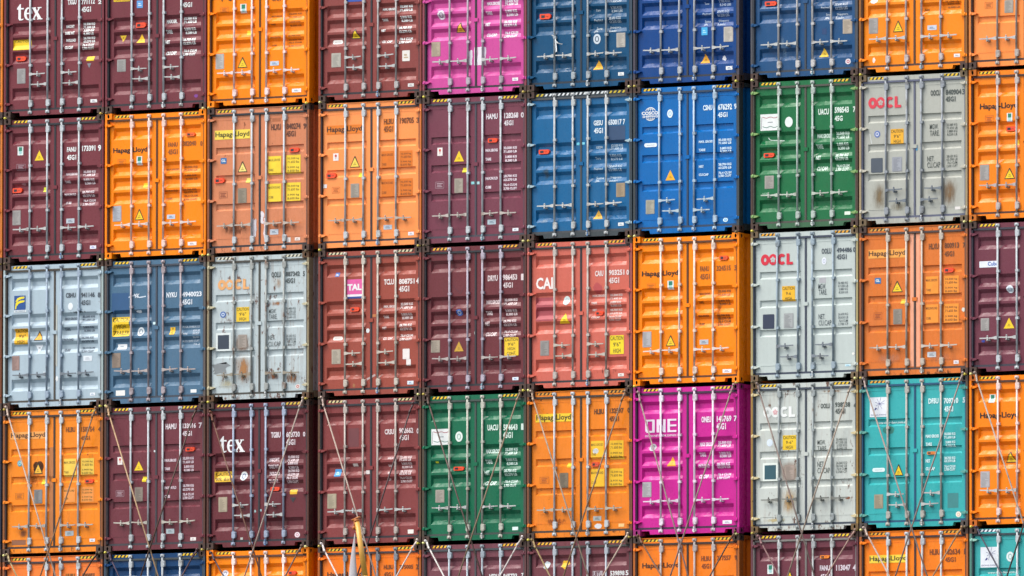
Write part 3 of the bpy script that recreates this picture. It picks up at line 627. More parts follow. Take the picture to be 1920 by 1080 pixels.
SPEC = {}
ROWN = ['top', 'second', 'third', 'fourth', 'bottom']
ORD = ['first', 'second', 'third', 'fourth', 'fifth', 'sixth', 'seventh', 'eighth', 'ninth', 'tenth']
SHORT = {}
def container(c, r, colour, label, hexc, typ='A', handles=1, frame=None, cast='4b3a34', sill=None, rod='b4babd', gz=None, notch=None, rust=.0, fade=.22, dirt=.34,
              stripes=('161412', 'e8c01e'), gk='2a2c32', hinge=None, ref=None, marks=(), lip=False, hz=None, header=None):
    rod_wide = (c, r) in ((6, 1), (8, 1), (7, 2))      # these carry their outer bars closer to the posts
    x, z = colx(c), rowz(r); gz = gz if gz is not None else ((1.94, 1.03) if typ != 'B' else (1.375,)); notch = (typ == 'A') if notch is None else notch
    SHORT[(c, r)] = colour+(' container at the left edge, ' if c < 0 else ' container %s from left, ' % ORD[c])+ROWN[r]+' row'
    t = thing('shipping_container', label, 'container', (x, 0, z), 'shipping containers stacked in a wall')
    seed = (c+1)*10+r
    body = paint(hexc, rust, fade, dirt, seed); fr = paint(frame or hexc, max(rust, .25 if frame else rust), fade, dirt+.1, seed)
    cs = paint(cast, .15 if cast != hexc else rust, .2, .4, 0)
    full = stripes[0] == 'full'
    for k in (0, 1): obj('corner_post', cached(('post', k), post_mesh, k), [fr], t)
    hd = paint(header, rust, fade, dirt, seed) if header else paint(hexc, min(.6, rust+.1), fade, min(.8, dirt+.25), seed)
    obj('door_header', cached(('head', lip), header_mesh, lip), [hd], t); obj('rear_frame', cached('rf', rear_mesh), [fr], t)
    obj('door_sill', cached(('sill', notch), sill_mesh, notch), [paint(sill or hexc, min(.75, rust+.3 if rust > .05 else rust), fade, min(.9, dirt+.4), seed)], t)
    for k, (cx, sx) in enumerate(((0, -1), (W-.162, 1))):
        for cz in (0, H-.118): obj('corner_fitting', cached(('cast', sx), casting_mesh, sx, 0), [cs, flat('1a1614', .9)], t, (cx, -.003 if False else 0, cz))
    obj('side_wall', cached('sl', side_mesh, .012, -1), [body], t); obj('side_wall', cached('sr', side_mesh, W-.012, 1), [body], t)
    obj('roof', cached('roof', roof_mesh), [body], t)
    g = cached('floor', lambda: (lambda g: (g.box(.08, W-.08, .16, L-.16, .10, .158), g.mesh('floor'))[1])(MB())); obj('floor', g, [flat('2c2622', .8)], t)
    g = cached('rear', lambda: (lambda g: (g.box(.075, W-.075, L-.05, L-.02, .165, 2.785), g.box(.09, W-.09, DY+.031, DY+.05, .158, 2.79) if False else None, g.mesh('rear_wall'))[2])(MB())); obj('rear_wall', g, [body], t)
    obj('door_gasket', cached('gasket', gasket_mesh), [flat(gk, .75)], t)
    if full: obj('hazard_stripes', cached('hzf', stripes_mesh, True), [flat('1c2024'), flat('c8b028'), flat('d6dcdc')], t)
    else:
        for k in (0, 1): obj('hazard_stripes', cached(('hz', k), stripes_mesh, False, k), [flat(stripes[0]), flat(stripes[1])], t)
    zr = zinc(rod, rust); zh = zinc(hz or 'b2b4b2', rust)
    doors = [obj('door', cached(('door', typ, k), door_mesh, typ, k), [body], t) for k in (0, 1)]
    rxs = RXW if rod_wide else RX
    for i, rx in enumerate(rxs):
        d = doors[i//2]; obj('locking_rod', cached(('rod', gz), rod_mesh, gz), [zr], d, (rx, RY, 0))
    z1 = .665 if typ == 'A' else .56
    if isinstance(handles, tuple): handles, z1 = handles
    hl = {1: [(0, -1, z1), (1, -1, z1), (2, 1, z1), (3, 1, z1)], 2: [(0, 1, .85), (1, -1, .64), (2, 1, .85), (3, -1, .64)], 3: [(0, 1, .66), (1, -1, .45), (3, -1, .66), (2, 1, .45)]}[handles]
    rnd = random.Random(seed)
    for i, s, hzz in hl:
        o = obj('door_handle', cached(('handle', s), handle_mesh, s), [zh], doors[i//2], (rxs[i], RY, hzz)); o.rotation_euler[1] = rnd.uniform(-.03, .03)
    hm = flat(hinge) if hinge else body
    for k in (0, 1):
        for zz in (.265, 1.05, 1.86, 2.655): obj('hinge', cached(('hinge', k), hinge_mesh, k), [hm], doors[k], (0, 0, zz))
    g = MB(); rnd = random.Random(seed+5); zc = 1.50+rnd.uniform(-.05, .05)      # latch plate where the doors meet, and the seal on a rod's foot
    g.box(W/2-.055, W/2+.055, DY-.020, DY+.002, zc-.035, zc+.035); obj('latch_plate', g.mesh('latch_plate'), [body], doors[1])
    g = MB(); g.tube((RX[2]+.012, .0, .06), (RX[2]+.012, -.006, .13), .008, n=6); g.ball((RX[2]+.012, -.012, .135), .019, seg=8, rings=5); g.ball((RX[2]+.014, -.010, .05), .018, seg=8, rings=5)
    obj('door_seal', g.mesh('door_seal'), [flat(rnd.choice(['e0e4e4', 'e0e4e4', 'e0e4e4', '6a94c4', '88b8c8', 'c8ccd0']), .3)], doors[1])
    if ref: apply_marks((ref, marks), doors, c, r, typ, hexc)
    return t

# ------------------------------------------------------------------ the containers, tier by tier (positions measured on the photograph)
OR = 'f28200'; OR2 = 'f08a34'; MA = '70323a'
WV4 = lambda *a: ('w',)+a
def std(l, v, labels=('MAX.GROSS', 'TARE', 'NET', 'CU.CAP.')): return [(t, y)+tuple(vv) for t, y, vv in zip(labels, l, v)]
# top row
container(0, 0, 'maroon', 'maroon container with big white lettering and yellow plate in the top left corner', MA, 'A', 2, ref='T0', marks=[
 ('tex', (155,30,380,180)), ('id', WH, ('TXGU',610,-8,690,42), ('771112',735,-10,855,38), ('2',885,0,915,35), ('45G1',735,60,820,108)), ('cau', (118,358,272,450), ['CAUTION','','']), ('tag', (145,508,230,550)),
 ('data', (155,618,230,752), '9c9a98'), ('w', WH, 585,690,28, 740,845,24, std((238,298,362,428), ((213,243),(273,303),(340,370),(403,433)), ('MAX.WT','TARE WT','PAYLOAD','CU.CAP'))),
 ('pl', (778,507,845,548), YE), ('itri', (785,570,822,612), '8a8c94'), ('pl', (815,893,875,922), WH, '90889c')])
container(1, 0, 'maroon', 'maroon container with two small yellow triangles and a blue sticker, second in the top row', '6e333b', 'A', 2, ref='T0', marks=[
 ('cau', (1025,-30,1170,14), ['','CAUTION'], YE), ('pl', (1232,5,1287,72), '5a9ad8', 'cfe0f0'), ('id', WH, ('45G1',1645,20,1730,65)), ('tag', (1228,203,1315,250)), ('itri', (1070,318,1130,378), 'e0b81c'),
 ('tri', (1228,305,1305,385), False, 'f0bc14'), ('w', WH, 1490,1605,34, 1645,1760,26, std((192,285,380,478), ((163,195),(260,292),(355,388),(455,487)), ('MAX.GR.','TARE','NET','CU.CAP.'))),
 ('data', (1055,535,1133,645), '9a9894'), ('blob', (1745,845,1785,880), '7a3a8c', 3)])
container(2, 0, 'bright orange', 'clean bright orange container left of the first gap in the top row', OR, 'A', 1, cast=OR, fade=.12, dirt=.12, gk='5a3418', rod='e4ccc8', hz='d8c8c4', notch=True, ref='T1', marks=[
 ('hl', BK, (85,-65,440,8)), ('gr', (340,35,395,118)), ('data', (118,485,193,622), 'b4b0ac'), ('tri', (315,515,405,610)), ('pl', (608,550,687,590), 'bcccdc', '7088a8'), ('pl', (805,797,887,830), 'e8ecf0', '9098a8'),
 ('out', (160,65,235,115), 'c06414'), ('pl', (390,275,430,315), 'f0cc14'), ('w', 'a85a10', 610,705,16, 765,880,14, std((145,220,335,408), ((122,150),(195,228),(320,355),(380,410)), ('MAX.GROSS','TARE','MAX.PAYLD','CUBE'))), ('id', '8a4410', ('45G1',620,-30,705,10))])
container(3, 0, 'brownish red', 'brownish red container right of the first gap in the top row', '84403c', 'A', 2, rod='aca8a6', ref='T1', dirt=.4, marks=[
 ('pl', (1295,-30,1435,15), '2c50a8'), ('tri', (1328,262,1415,348)), ('rr', (1162,360,1253,397), 'e6e2dc'), ('data', (1160,478,1245,605), 'b0aca0'), ('pl', (1797,453,1865,550), 'e0dcd4', 'b8a080'), ('pl', (1848,750,1902,780), 'dcdad6', '98989c'),
 ('w', WH, 1610,1720,22, 1765,1880,24, std((82,180,275,375), ((55,88),(153,183),(248,282),(348,378)), ('MAX. GROSS','TARE','NET','CU. CAP')))])
container(4, 0, 'bright pink', 'bright pink container in the top row with torn white patch between its doors', 'c44892', 'A', 1, frame='84404c', rod='aca2ac', fade=.25, ref='T2', marks=[
 ('oval', (192,93,258,178), 'dcd4dc', '8a8090'), ('tri', (352,200,440,292), True, 'f0b434'), ('data', (140,378,220,508), 'b0a08a'), ('torn', (556,425,630,588), 'e4dce4', 5, .06), ('torn', (524,428,552,588), 'ddd4dc', 3, .08), ('torn', (474,455,512,580), 'e0d8e0', 8, .22), ('pl', (868,698,920,727), 'e8e4e8', '90a0b0'),
 ('w', 'efe4ec', 628,745,30, 790,908,26, std((30,118,220,315), ((5,33),(98,130),(195,225),(293,325))))])
container(5, 0, 'navy blue', 'navy blue container in the top row with loose white tape hanging from a rod', '06486e', 'A', 1, frame='3a4a58', gk='2a3440', notch=True, rod='9ca4a8', ref='T2', marks=[
 ('tag', (1115,125,1212,172)), ('oval', (1597,305,1663,397), 'c8d4dc', '4a5a6c'), ('data', (1805,295,1885,425), 'b4aea4'), ('tri', (1592,540,1682,625), False, 'f0b020'), ('pl', (1820,650,1872,680), WH, '90a0a8'),
 ('tx', 'weight_table', 'c8d4dc', ('Tare',1610,80,1650,102), ('Payload',1605,172,1682,198), ('Some',1618,243,1668,268), ('JBL',1605,272,1640,295), ('3.780 KGS',1745,55,1845,78), ('8.340 LBS',1750,86,1848,108), ('28.690 KGS',1735,150,1843,174), ('63.250 LBS',1735,182,1840,205), ('Shipgoers.',1738,236,1835,258), ('Bolador.',1738,268,1808,288), ('71.650 LBS', 1740,-5,1845,18)),
 ('rib', [(1232,318),(1262,335),(1268,372),(1290,392),(1335,402)]), ('rib', [(1262,372),(1272,420),(1275,470)]), ('blob', (1690,580,1712,612), '20a8d8', 4)])
container(6, 0, 'deep blue', 'deep blue container left of the second gap, top row, white scrap beside orange triangle', '033e7e', 'A', 1, frame='4a4650', gk='30343c', notch=True, rod='a8acb0', ref='T3', marks=[
 ('tx', 'weight_table', 'c4d4e8', ('Tare',668,22,708,42), ('Payload',662,115,738,143), ('Some',670,180,722,205), ('JBL',668,213,705,235), ('3.780 KGS',800,-2,898,20), ('8.340 LBS',803,28,905,50), ('28.690 KGS',790,90,900,114), ('63.250 LBS',790,122,895,147), ('Shipgoers.',792,175,888,198), ('Bolador.',792,208,865,228)),
 ('pl', (650,245,705,317), '3aa8dc', 'a0d8f0'), ('data', (850,240,935,375), 'bcb6ac'), ('tri', (635,482,722,568), False, 'f4a81c'), ('blob', (818,490,868,555), 'e0e0e4', 9, .6), ('pl', (870,595,930,627), WH, '8090b0')])
container(7, 0, 'slate navy', 'slate navy container right of the second gap in the top row', '1a4a76', 'A', 1, frame='4a4c52', gk='3a4048', notch=True, rod='b8b6b4', dirt=.5, fade=.5, ref='T4', marks=[
 ('tx', 'weight_table', 'd0dae4', ('Payload',95,58,172,82), ('Some',128,118,170,140), ('JBL',122,152,168,178), ('28.690 KGS',217,26,332,50), ('63.250 LBS',220,60,330,84), ('Shipgoers.',225,116,328,138), ('Bolador.',222,148,300,170), ('8.340 LBS',222,-30,328,-8)),
 ('data', (290,172,375,302), 'b0a290'), ('tri', (72,430,157,512), False, 'ecc02c'), ('oval', (313,528,363,578), 'dcd8dc', 'c05060'), ('rect', (103,255,145,308), '163c6c'), ('tag', (-414,12,-312,52)), ('stain', (-280,270,-215,640), '9cb8cc', .5, .7, .4)])
container(8, 0, 'orange', 'orange container in the top row with torn white diamond label near the image top', 'ee8410', 'A', 1, frame='8a5a2c', ref='T4', fade=.2, notch=True, gk='50382c', rod='b8aca8', marks=[
 ('blob', (530,-25,600,40), 'e8e0e0', 6, .4), ('data', (525,162,607,303), 'a09c98'), ('tri', (742,185,835,288)), ('pl', (1052,227,1135,270), 'c4ccd8', '7884a0'), ('pl', (1290,483,1345,513), WH, '9890a0'), ('blob', (555,515,585,570), 'f0e0d4', 2, .3),
 ('w', 'a05a18', 1015,1110,15, 1210,1335,15, [('MAX.PAYLD',-8,-12,12), ('CUBE',88,32,62)])])
container(9, 0, 'pale orange', 'pale orange container cut by the right edge in the top row', 'f08c44', 'B', (1,.56), frame='c87838', ref='T4', rod='a8a098', gk='3c2c28', marks=[
 ('data', (1745,0,1825,115), 'a49c90'), ('out', (1568,20,1640,75), 'a85c20')])
# second row
container(0, 1, 'maroon', 'maroon container with yellow triangle and green sticker, leftmost in the second row', MA, 'A', 1, ref='M0', dirt=.35, marks=[
 ('id', WH, ('FANU',453,272,515,305), ('173391',555,262,645,300), ('9',662,258,685,300), ('45G1',453,325,515,360)), ('gr', (120,270,158,328)), ('tri', (235,295,298,363), False), ('out', (112,388,172,430), 'a89098'), ('tag', (85,550,148,582)), ('pl', (288,543,313,575), 'd8dc1c'),
 ('data', (85,700,140,800), '9c9894'), ('pl', (448,755,503,787), 'b8c0c8', '788898'), ('pl', (608,937,650,960), 'e0e0f0', '7080c0'), ('blob', (140,512,180,535), '9a7078', 3, .6),
 ('w', 'd8c8cc', 438,515,17, 555,637,17, std((455,508,593,650), ((438,460),(492,515),(575,600),(633,658)), ('MAX.GROSS','TARE','MAX.PAYLD','CUBE')))])
container(1, 1, 'bright orange', 'bright orange container between a maroon and a terracotta one in the second row', OR, 'A', 1, cast=OR, fade=.12, dirt=.15, gk='5a3418', rod='dcc0b4', hz='d0c0b8', ref='M0', marks=[
 ('hl', '0c0a08', (765,275,995,318)), ('id', '8c4a14', ('FANU',1135,240,1200,272), ('382040',1235,230,1325,265), ('0',1352,230,1368,265), ('45G1',1135,287,1200,322)), ('gr', (923,335,960,395)), ('out', (795,355,848,400), 'c06414'), ('tag', (1262,175,1318,200), 'e8601c'),
 ('pl', (962,515,990,545), 'f0cc14'), ('data', (762,670,820,775), 'a8acb4'), ('tri', (910,692,973,765)), ('pl', (1128,728,1183,758), 'bcc8d8', '7888a8'), ('pl', (1268,912,1327,936), 'ece4e0', 'a090a0'),
 ('w', 'a85a10', 1115,1200,14, 1235,1325,14, std((423,478,567,620), ((405,425),(462,485),(558,575),(600,625)), ('MAX.GROSS','TARE','MAX.PAYLD','CUBE')))])
W2A = 'f0cc2c'
container(2, 1, 'terracotta', 'scuffed terracotta container with yellow name strip and four yellow weight plates, second row', 'c97e58', 'B', 1, frame='8c5030', rust=.3, dirt=.45, fade=.45, lip=True, ref='M1', hz='b0a498', marks=[
 ('hl', '3c3a14', (84,198,306,240), 'f0d048', (80,187,310,247)), ('id', '5c3424', ('HLXU',448,148,512,188), ('840274',548,142,640,182), ('9',658,142,677,180), ('45G1',548,192,607,230)), ('rect', (455,112,510,132), 'a86038'), ('tag', (572,303,632,333)),
 ('w2', '7a6020', W2A, (430,358,513,478), (547,350,640,470), (430,538,513,655), (547,530,640,650)), ('gl', (118,370,157,408)), ('tri', (230,392,293,462), True, 'f0d878'), ('tag', (82,502,145,535)), ('pl', (282,500,310,532), 'f0d860'),
 ('out', (108,590,162,632), '8c4428'), ('data', (230,567,288,665), '8c8270'), ('pl', (440,835,495,870), 'c4ccd4', '788898'), ('pl', (548,888,575,920), 'e0d8d4'), ('pl', (602,888,637,908), 'e8dcd4', 'a08878'),
 ('torn', (318,768,352,882), 'd4ccd0', 4, .14), ('torn', (376,724,400,800), 'dcd4d8', 5, .2), ('torn', (400,765,422,905), 'd8ccd0', 6, .2), ('stain', (95,760,300,905), '6c3c24', .52, .60, .6), ('stain', (420,740,640,880), '7c4028', .56, .64, .5)])
container(3, 1, 'pale orange', 'pale orange container with dark orange name strip, second row, right of first gap', 'f0904e', 'B', 1, frame='c0682c', fade=.3, dirt=.25, lip=True, ref='M1', hz='a89c90', gk='3c3034', marks=[
 ('hl', '2c1808', (812,163,1042,208), 'dc7400', (810,155,1045,213)), ('rect', (1183,112,1248,205), 'e8801c'), ('id', '70380e', ('HLBU',1184,114,1247,150), ('190705',1288,105,1380,145), ('3',1397,105,1418,140), ('45G1',1183,162,1245,200)),
 ('w2', '804008', 'd87000', (1168,325,1250,440), (1287,322,1370,428), (1168,508,1250,625), (1287,503,1372,620)), ('redw', (853,340,888,388)), ('tri', (962,357,1028,432), True, 'f0d050'), ('tag', (812,470,873,502)), ('pl', (1018,467,1043,495), 'd8d020'),
 ('out', (845,560,897,600), 'b45c18'), ('data', (967,537,1023,628), '9c9488'), ('pl', (1182,807,1237,837), 'b8c4d0', '708498'), ('pl', (1343,852,1380,875), 'e8e4e8', 'a0a0b0'), ('pl', (787,543,812,567), 'e4e0e0')])
container(4, 1, 'mauve maroon', 'mauve maroon container under the bright pink one with small red-white sticker, second row', '703948', 'B', 1, frame='6a3c40', ref='M2', fade=.3, gk='44424c', hz='b0a8a0', marks=[
 ('id', 'dcd4d8', ('HAMU',475,155,552,193), ('128268',597,147,692,185), ('0',708,145,730,182), ('45G1',595,200,658,235)), ('tag', (490,322,553,350)), ('redw', (145,385,180,440)), ('tri', (258,405,325,478), False), ('pl', (312,520,342,552), 'd8c41c'),
 ('out', (132,615,190,660), 'b89ca4'), ('data', (260,592,318,690), 'a09688'), ('w', 'dcccd4', 470,553,20, 592,682,18, std((402,463,592,652), ((385,410),(445,470),(575,600),(635,660)), ('MAX.GROSS','TARE','MAX.PAYLD','CUBE'))), ('pl', (483,870,540,903), 'b4c4cc', '708898'), ('pl', (652,927,692,948), 'e0e4e8', '8898b0'),
 ('pl', (373,614,395,632), '88ccd0'), ('pl', (405,614,430,632), 'a8d0d4')])
container(5, 1, 'steel blue', 'steel blue container with full-width hazard stripes and pale grey hinges, second row', '0e5c8c', 'A', (1,.655), frame='303c44', gk='44484c', hinge='9cb4bc', notch=True, header='2c3840', sill='3c4448', stripes=('full',), dirt=.45, fade=.4, rod='b0b4b4', hz='bcbcb8', ref='M2', marks=[
 ('id', 'd4e0e8', ('GESU',1200,200,1262,235), ('650017 7',1298,192,1413,230), ('45G1',1202,252,1263,288)), ('rect', (1297,236,1413,350), '27466a'), ('tag', (830,398,900,428)), ('data', (1352,622,1412,717), 'a08c70'), ('tri', (1192,805,1257,865), False, 'ecb43c'), ('pl', (1365,890,1403,912), WH, '88a0b0'),
 ('tx', 'weight_table', 'c4d8e4', ('GESM',1208,374,1250,390), ('Tare',1205,448,1240,464), ('Payload',1203,520,1262,538), ('Some',1210,580,1262,598), ('JBL',1208,604,1238,620), ('32.500 KG',1308,360,1388,377), ('71.650 LB',1308,380,1390,397), ('3.890 KG',1308,428,1384,446), ('8.570 LB',1308,452,1386,468), ('28.610 KG',1300,500,1390,518), ('63.080 LB',1300,524,1388,542), ('Shipgoers.',1304,576,1382,594), ('Bolador.',1304,600,1362,614)),
 ('pl', (1085,350,1104,368), '68c4dc'), ('pl', (1116,348,1140,364), '78cce0'), ('stain', (820,860,910,900), 'a8b8c4', .5, .7, .5), ('stain', (840,500,910,620), '405868', .5, .62, .7)])
container(6, 1, 'cobalt blue', 'cobalt blue container with white globe emblem and orange triangle, second row', '0062a8', 'B', (3,.66), frame='3c4448', gk='2c4058', fade=.15, gz=(1.94,1.02), rod='a0b4c4', hz='a8b8c0', notch=True, ref='M3', marks=[
 ('cosco', (100,213,178,302), (82,240,190,263), (88,266,188,281)), ('oval', (248,227,285,282), 'dce8f0', '9cc4e4'), ('rr', (98,447,182,473), 'dfe8f0'), ('tri', (237,622,300,690), False, 'f4ac14'), ('data', (108,818,165,910), 'a4a090'),
 ('id', 'd8e8f8', ('CSNU',482,198,543,233), ('676292',580,190,672,230), ('9',685,188,705,225), ('45G1',580,245,642,278)), ('w', 'c4dcf4', 455,545,17, 583,668,17, std((437,492,600,653), ((425,445),(480,500),(585,607),(640,660)), ('MAX. GROSS','TARE','NET','CU.CAP'))), ('oval', (613,935,645,962), 'd8f0fc', '3aa0d8')])
container(7, 1, 'green', 'green container with blank white oval and paper notice, second row, right of gap', '18683e', 'A', 1, frame='4c3c34', gk='4c4c44', hinge='7ca05c', notch=True, sill='3c6448', dirt=.4, rod='a8b4ac', hz='b0b8ac', ref='M3', marks=[
 ('note', (857,258,970,365)), ('oval', (1017,275,1068,343), 'e0e8e4'), ('id', 'd8e8dc', ('UACU',1235,222,1305,262), ('598543',1342,210,1435,250), ('7',1462,207,1480,245), ('45G',1342,268,1395,303)), ('w', 'c8e0d0', 1220,1310,28, 1345,1430,21, std((400,470,543,613), ((382,407),(453,478),(525,548),(595,618)))),
 ('ln', [(898,412),(915,428),(1005,430)], 'd8e4dc', .014), ('tag', (878,512,945,540)), ('data', (885,660,945,745), 'a09c94'), ('pl', (1407,893,1445,915), 'dcecd8'), ('tx', 'lettering', '8ab898', ('NOB',872,772,905,786))])
container(8, 1, 'grey', 'grey container with red company lettering, orange caution plate and brown stains, second row', 'a9aba2', 'B', (3,.64), frame='9c8c6c', cast='6a5a44', gk='5c6074', hinge='b8b4a4', notch=True, gz=(1.94,1.02), rod='8c9298', hz='6c747c', rust=.08, dirt=.3, fade=.15, ref='M4', marks=[
 ('oocl', (390,222,612,298), 'd43a4a', 'b0aca4'), ('id', '48504c', ('OOCU',810,175,875,215), ('840904',912,170,1018,208), ('3',1023,168,1042,206), ('45G1',912,218,978,254)), ('oval', (430,450,470,497), '5c74b0', 'd0d4dc'), ('cau', (540,438,628,540), ['CAUTION',"9'6\"",'HIGH'], 'ecac20'),
 ('pl', (408,635,487,733), '47515c'), ('data', (550,627,617,725), '989ca4'), ('tx', 'weight_table', '4a524e', ('MGW.',805,405,862,440), ('TARE.',805,448,870,485), ('NET.',787,622,836,657), ('CU.CAP',787,662,875,700), ('32.500 KG',918,400,990,417), ('71.650 LB',918,422,992,439), ('3.880 KG',922,444,990,461), ('8.550 LB',922,466,990,483), ('28.620 KG',918,613,990,630), ('63.090 LB',918,635,992,652), ('76.2 CUM',924,657,990,674), ('2.690 CUFT',918,679,992,696)),
 ('stain', (425,790,505,1025), '7c6848', .30, .62, .8), ('stain', (885,750,985,1020), '7c6040', .30, .6, .8), ('stain', (540,920,660,1010), '9a8c70', .45, .65, .6), ('pl', (975,962,1012,982), 'dcd8d4'), ('pl', (690,552,722,584), '3a98c8'), ('ln', [(400,470),(412,540)], 'c8ccc8', .02)])
container(9, 1, 'orange', 'orange container cut by the right edge in the second row, green sticker above orange tag', 'f08012', 'A', 1, cast='b8641c', fade=.2, gk='4c3024', rod='b0a8a4', hz='a8a09c', ref='M4', marks=[
 ('hl', '0c0a08', (1143,262,1395,312)), ('out', (1178,348,1235,395), 'b8581c'), ('gr', (1325,330,1362,390)), ('tag', (1320,420,1385,453)), ('pl', (1372,513,1400,545), 'f0c818'), ('data', (1143,680,1205,785), 'a09c98'), ('tri', (1307,702,1380,775))])
# third row
container(0, 2, 'pale blue-grey', 'pale blue-grey container with blue and yellow emblem plate, leftmost in the third row', 'a4b6c0', 'A', 1, frame='9cacac', cast='4c3830', gk='48423a', notch=True, rod='8e9eae', hz='6c747c', rust=.12, fade=.2, dirt=.3, ref='N0', marks=[
 ('eff', (97,268,173,365)), ('id', '46505a', ('CBHU',445,248,512,282), ('941146',548,245,640,280), ('8',660,245,678,280), ('45G1',548,298,610,332)), ('oval', (460,315,493,365), 'dfe6ea'), ('cau', (97,490,187,597), ['CAUTION',"9'6\"",'HIGH'], 'f0b41c'), ('tri', (228,507,290,570), True, 'e8a824'),
 ('itri', (232,598,285,655), 'dfe6ec'), ('data', (82,675,132,772), '9c8078'), ('w', '5c6a78', 432,512,18, 550,632,15, std((423,495,565,635), ((408,430),(480,502),(550,575),(620,643)), ('MAX.GROSS','TARE','PAYLOAD','CUBE'))), ('pl', (563,673,622,708), 'dce4ea', 'b0b8c0'), ('pl', (608,922,643,942), 'e4e8ec', '7898b8'),
 ('pl', (368,330,388,745), 'b4b8b0'), ('blob', (292,775,305,815), 'e8ecf0', 4, .5), ('blob', (370,800,398,850), 'dce0e0', 7, .5), ('stain', (390,365,660,392), '5a646c', .55, .62, .8)])
container(1, 2, 'slate blue', 'slate blue container with large yellow caution plate of three lines, third row', '486a84', 'A', 1, frame='5c5450', cast='4c3830', gk='3c4450', notch=True, rod='a09498', hz='a89c98', rust=.15, dirt=.45, fade=.4, ref='N0', marks=[
 ('rect', (755,250,870,390), '20507c'), ('tx', 'company_name', 'dce4ec', ('YK',905,255,945,283)), ('ln', [(868,280),(905,265),(940,280),(985,272)], 'd0dce8', .022), ('blob', (912,362,960,386), 'dce4ec', 3, .5), ('cau', (758,412,870,543), ['CAUTION','HIGH','TRAILER'], 'f0c410'), ('oval', (922,480,967,540), 'd4dce0', '6c7c8c'),
 ('cau', (1142,480,1175,530), ['9F','6I'], 'e8b818'), ('id', 'dce4ec', ('NYKU',1125,245,1195,280), ('4940023',1230,240,1362,275), ('45G1',1230,292,1298,328)), ('tx', 'weight_table', 'c0ccd8', ('M.GR.30480KGS',1225,470,1340,484), ('67200 LBS',1297,494,1342,508), ('TARE',1225,518,1265,532), ('3920',1300,516,1342,530), ('8640',1300,540,1342,554), ('M.CU.2690 CUFT',1225,566,1338,580), ('76.2',1298,586,1342,600)),
 ('pl', (788,595,850,630), 'dfe2e4', '98a8b8'), ('pl', (783,907,845,943), 'e4e4e0'), ('pl', (1287,900,1327,922), 'e8ecec'), ('data', (757,655,815,755), '8a7a6c'), ('pl', (1040,445,1056,462), 'd0ecf0')])
container(2, 2, 'rust-streaked grey', 'rust-streaked pale grey container with faded orange lettering and dark square, third row', 'b2bec0', 'B', (1,.52), frame='8c8268', cast='5c4430', gk='46443e', hinge='b8b090', notch=True, gz=(1.94,1.02), rod='949894', hz='8c8474', rust=.55, dirt=.45, fade=.3, stripes=('20221e','d8d4bc'), ref='N1', marks=[
 ('oocl', (100,222,305,290), 'e0a468', 'b8c4c4'), ('id', '4c5454', ('OOLU',450,172,512,210), ('887342',543,170,635,203), ('5',655,168,668,201), ('45G1',543,214,603,248)), ('oval', (115,432,153,473), '3c64a8', 'c8d4dc'), ('cau', (220,403,305,498), ['CAUTION',"9'6\"",'HIGH'], 'ecc428'),
 ('sq', (88,572,185,690), '2c3848', 'd4dcda'), ('data', (232,583,290,670), '9c9288'), ('tx', 'weight_table', '586060', ('MGW.',433,415,480,445), ('TARE.',433,450,488,482), ('NET.',430,588,474,618), ('CU.CAP',430,628,510,660), ('30.480 KG',545,404,608,420), ('67.200 LB',545,424,608,440), ('3.920 KG',549,442,608,458), ('8.640 LB',549,462,608,476), ('26.560 KG',545,582,608,598), ('58.560 LB',545,602,608,618), ('76.2 CUM',549,621,608,637), ('2.690 CF',545,642,608,656)),
 ('torn', (72,770,170,840), '7c8284', 12, .22), ('stain', (215,580,305,705), '7c5430', .28, .46, .95), ('stain', (222,690,310,940), 'a87440', .32, .60, .9), ('stain', (410,820,500,890), '8c5430', .46, .6, .9), ('stain', (530,810,650,930), '94602f', .52, .64, .85), ('stain', (450,360,520,400), '9c683c', .4, .6, .8), ('stain', (460,180,520,310), 'a87c4c', .5, .7, .7), ('stain', (70,860,200,960), 'c4b890', .4, .7, .7), ('oval', (605,905,638,937), 'd8d4d0', 'c05c50')])
container(3, 2, 'brick red', 'brick red container with pink and white logo plate, third row, right of the gap', '95473a', 'A', 2, frame='7a4038', dirt=.3, rod='b8b0a4', hz='b8b0a4', notch=True, stripes=('161412','d4cca4'), ref='N1', marks=[
 ('pl', (863,177,890,205), '3c64a8', 'd8dce4'), ('tal', (943,222,1042,347)), ('tag', (967,405,1023,432)), ('rr', (845,595,908,620), 'e8dcd4'), ('data', (843,680,902,775), 'aca290'), ('pl', (1307,675,1352,743), 'e4dcd8'), ('pl', (1330,743,1360,785), 'e4dcd8'), ('pl', (1337,885,1378,908), 'd8e4ec', '6890b0'),
 ('id', 'e8dcd8', ('TCLU',1185,220,1250,257), ('808751',1283,217,1385,253), ('4',1395,212,1413,250), ('45G1',1283,265,1350,303)), ('w', 'e0ccc8', 1175,1250,17, 1285,1365,18, std((398,467,540,608), ((382,405),(450,472),(520,545),(588,612)), ('MAX. GROSS','TARE','NET','CU. CAP'))),
 ('blob', (1065,540,1092,573), 'dce0e0', 3, .2), ('ln', [(1072,876),(1128,845)], 'b8a09c', .04), ('pl', (1110,450,1134,468), 'b8703c'), ('blob', (978,900,998,940), 'a06840', 8)])
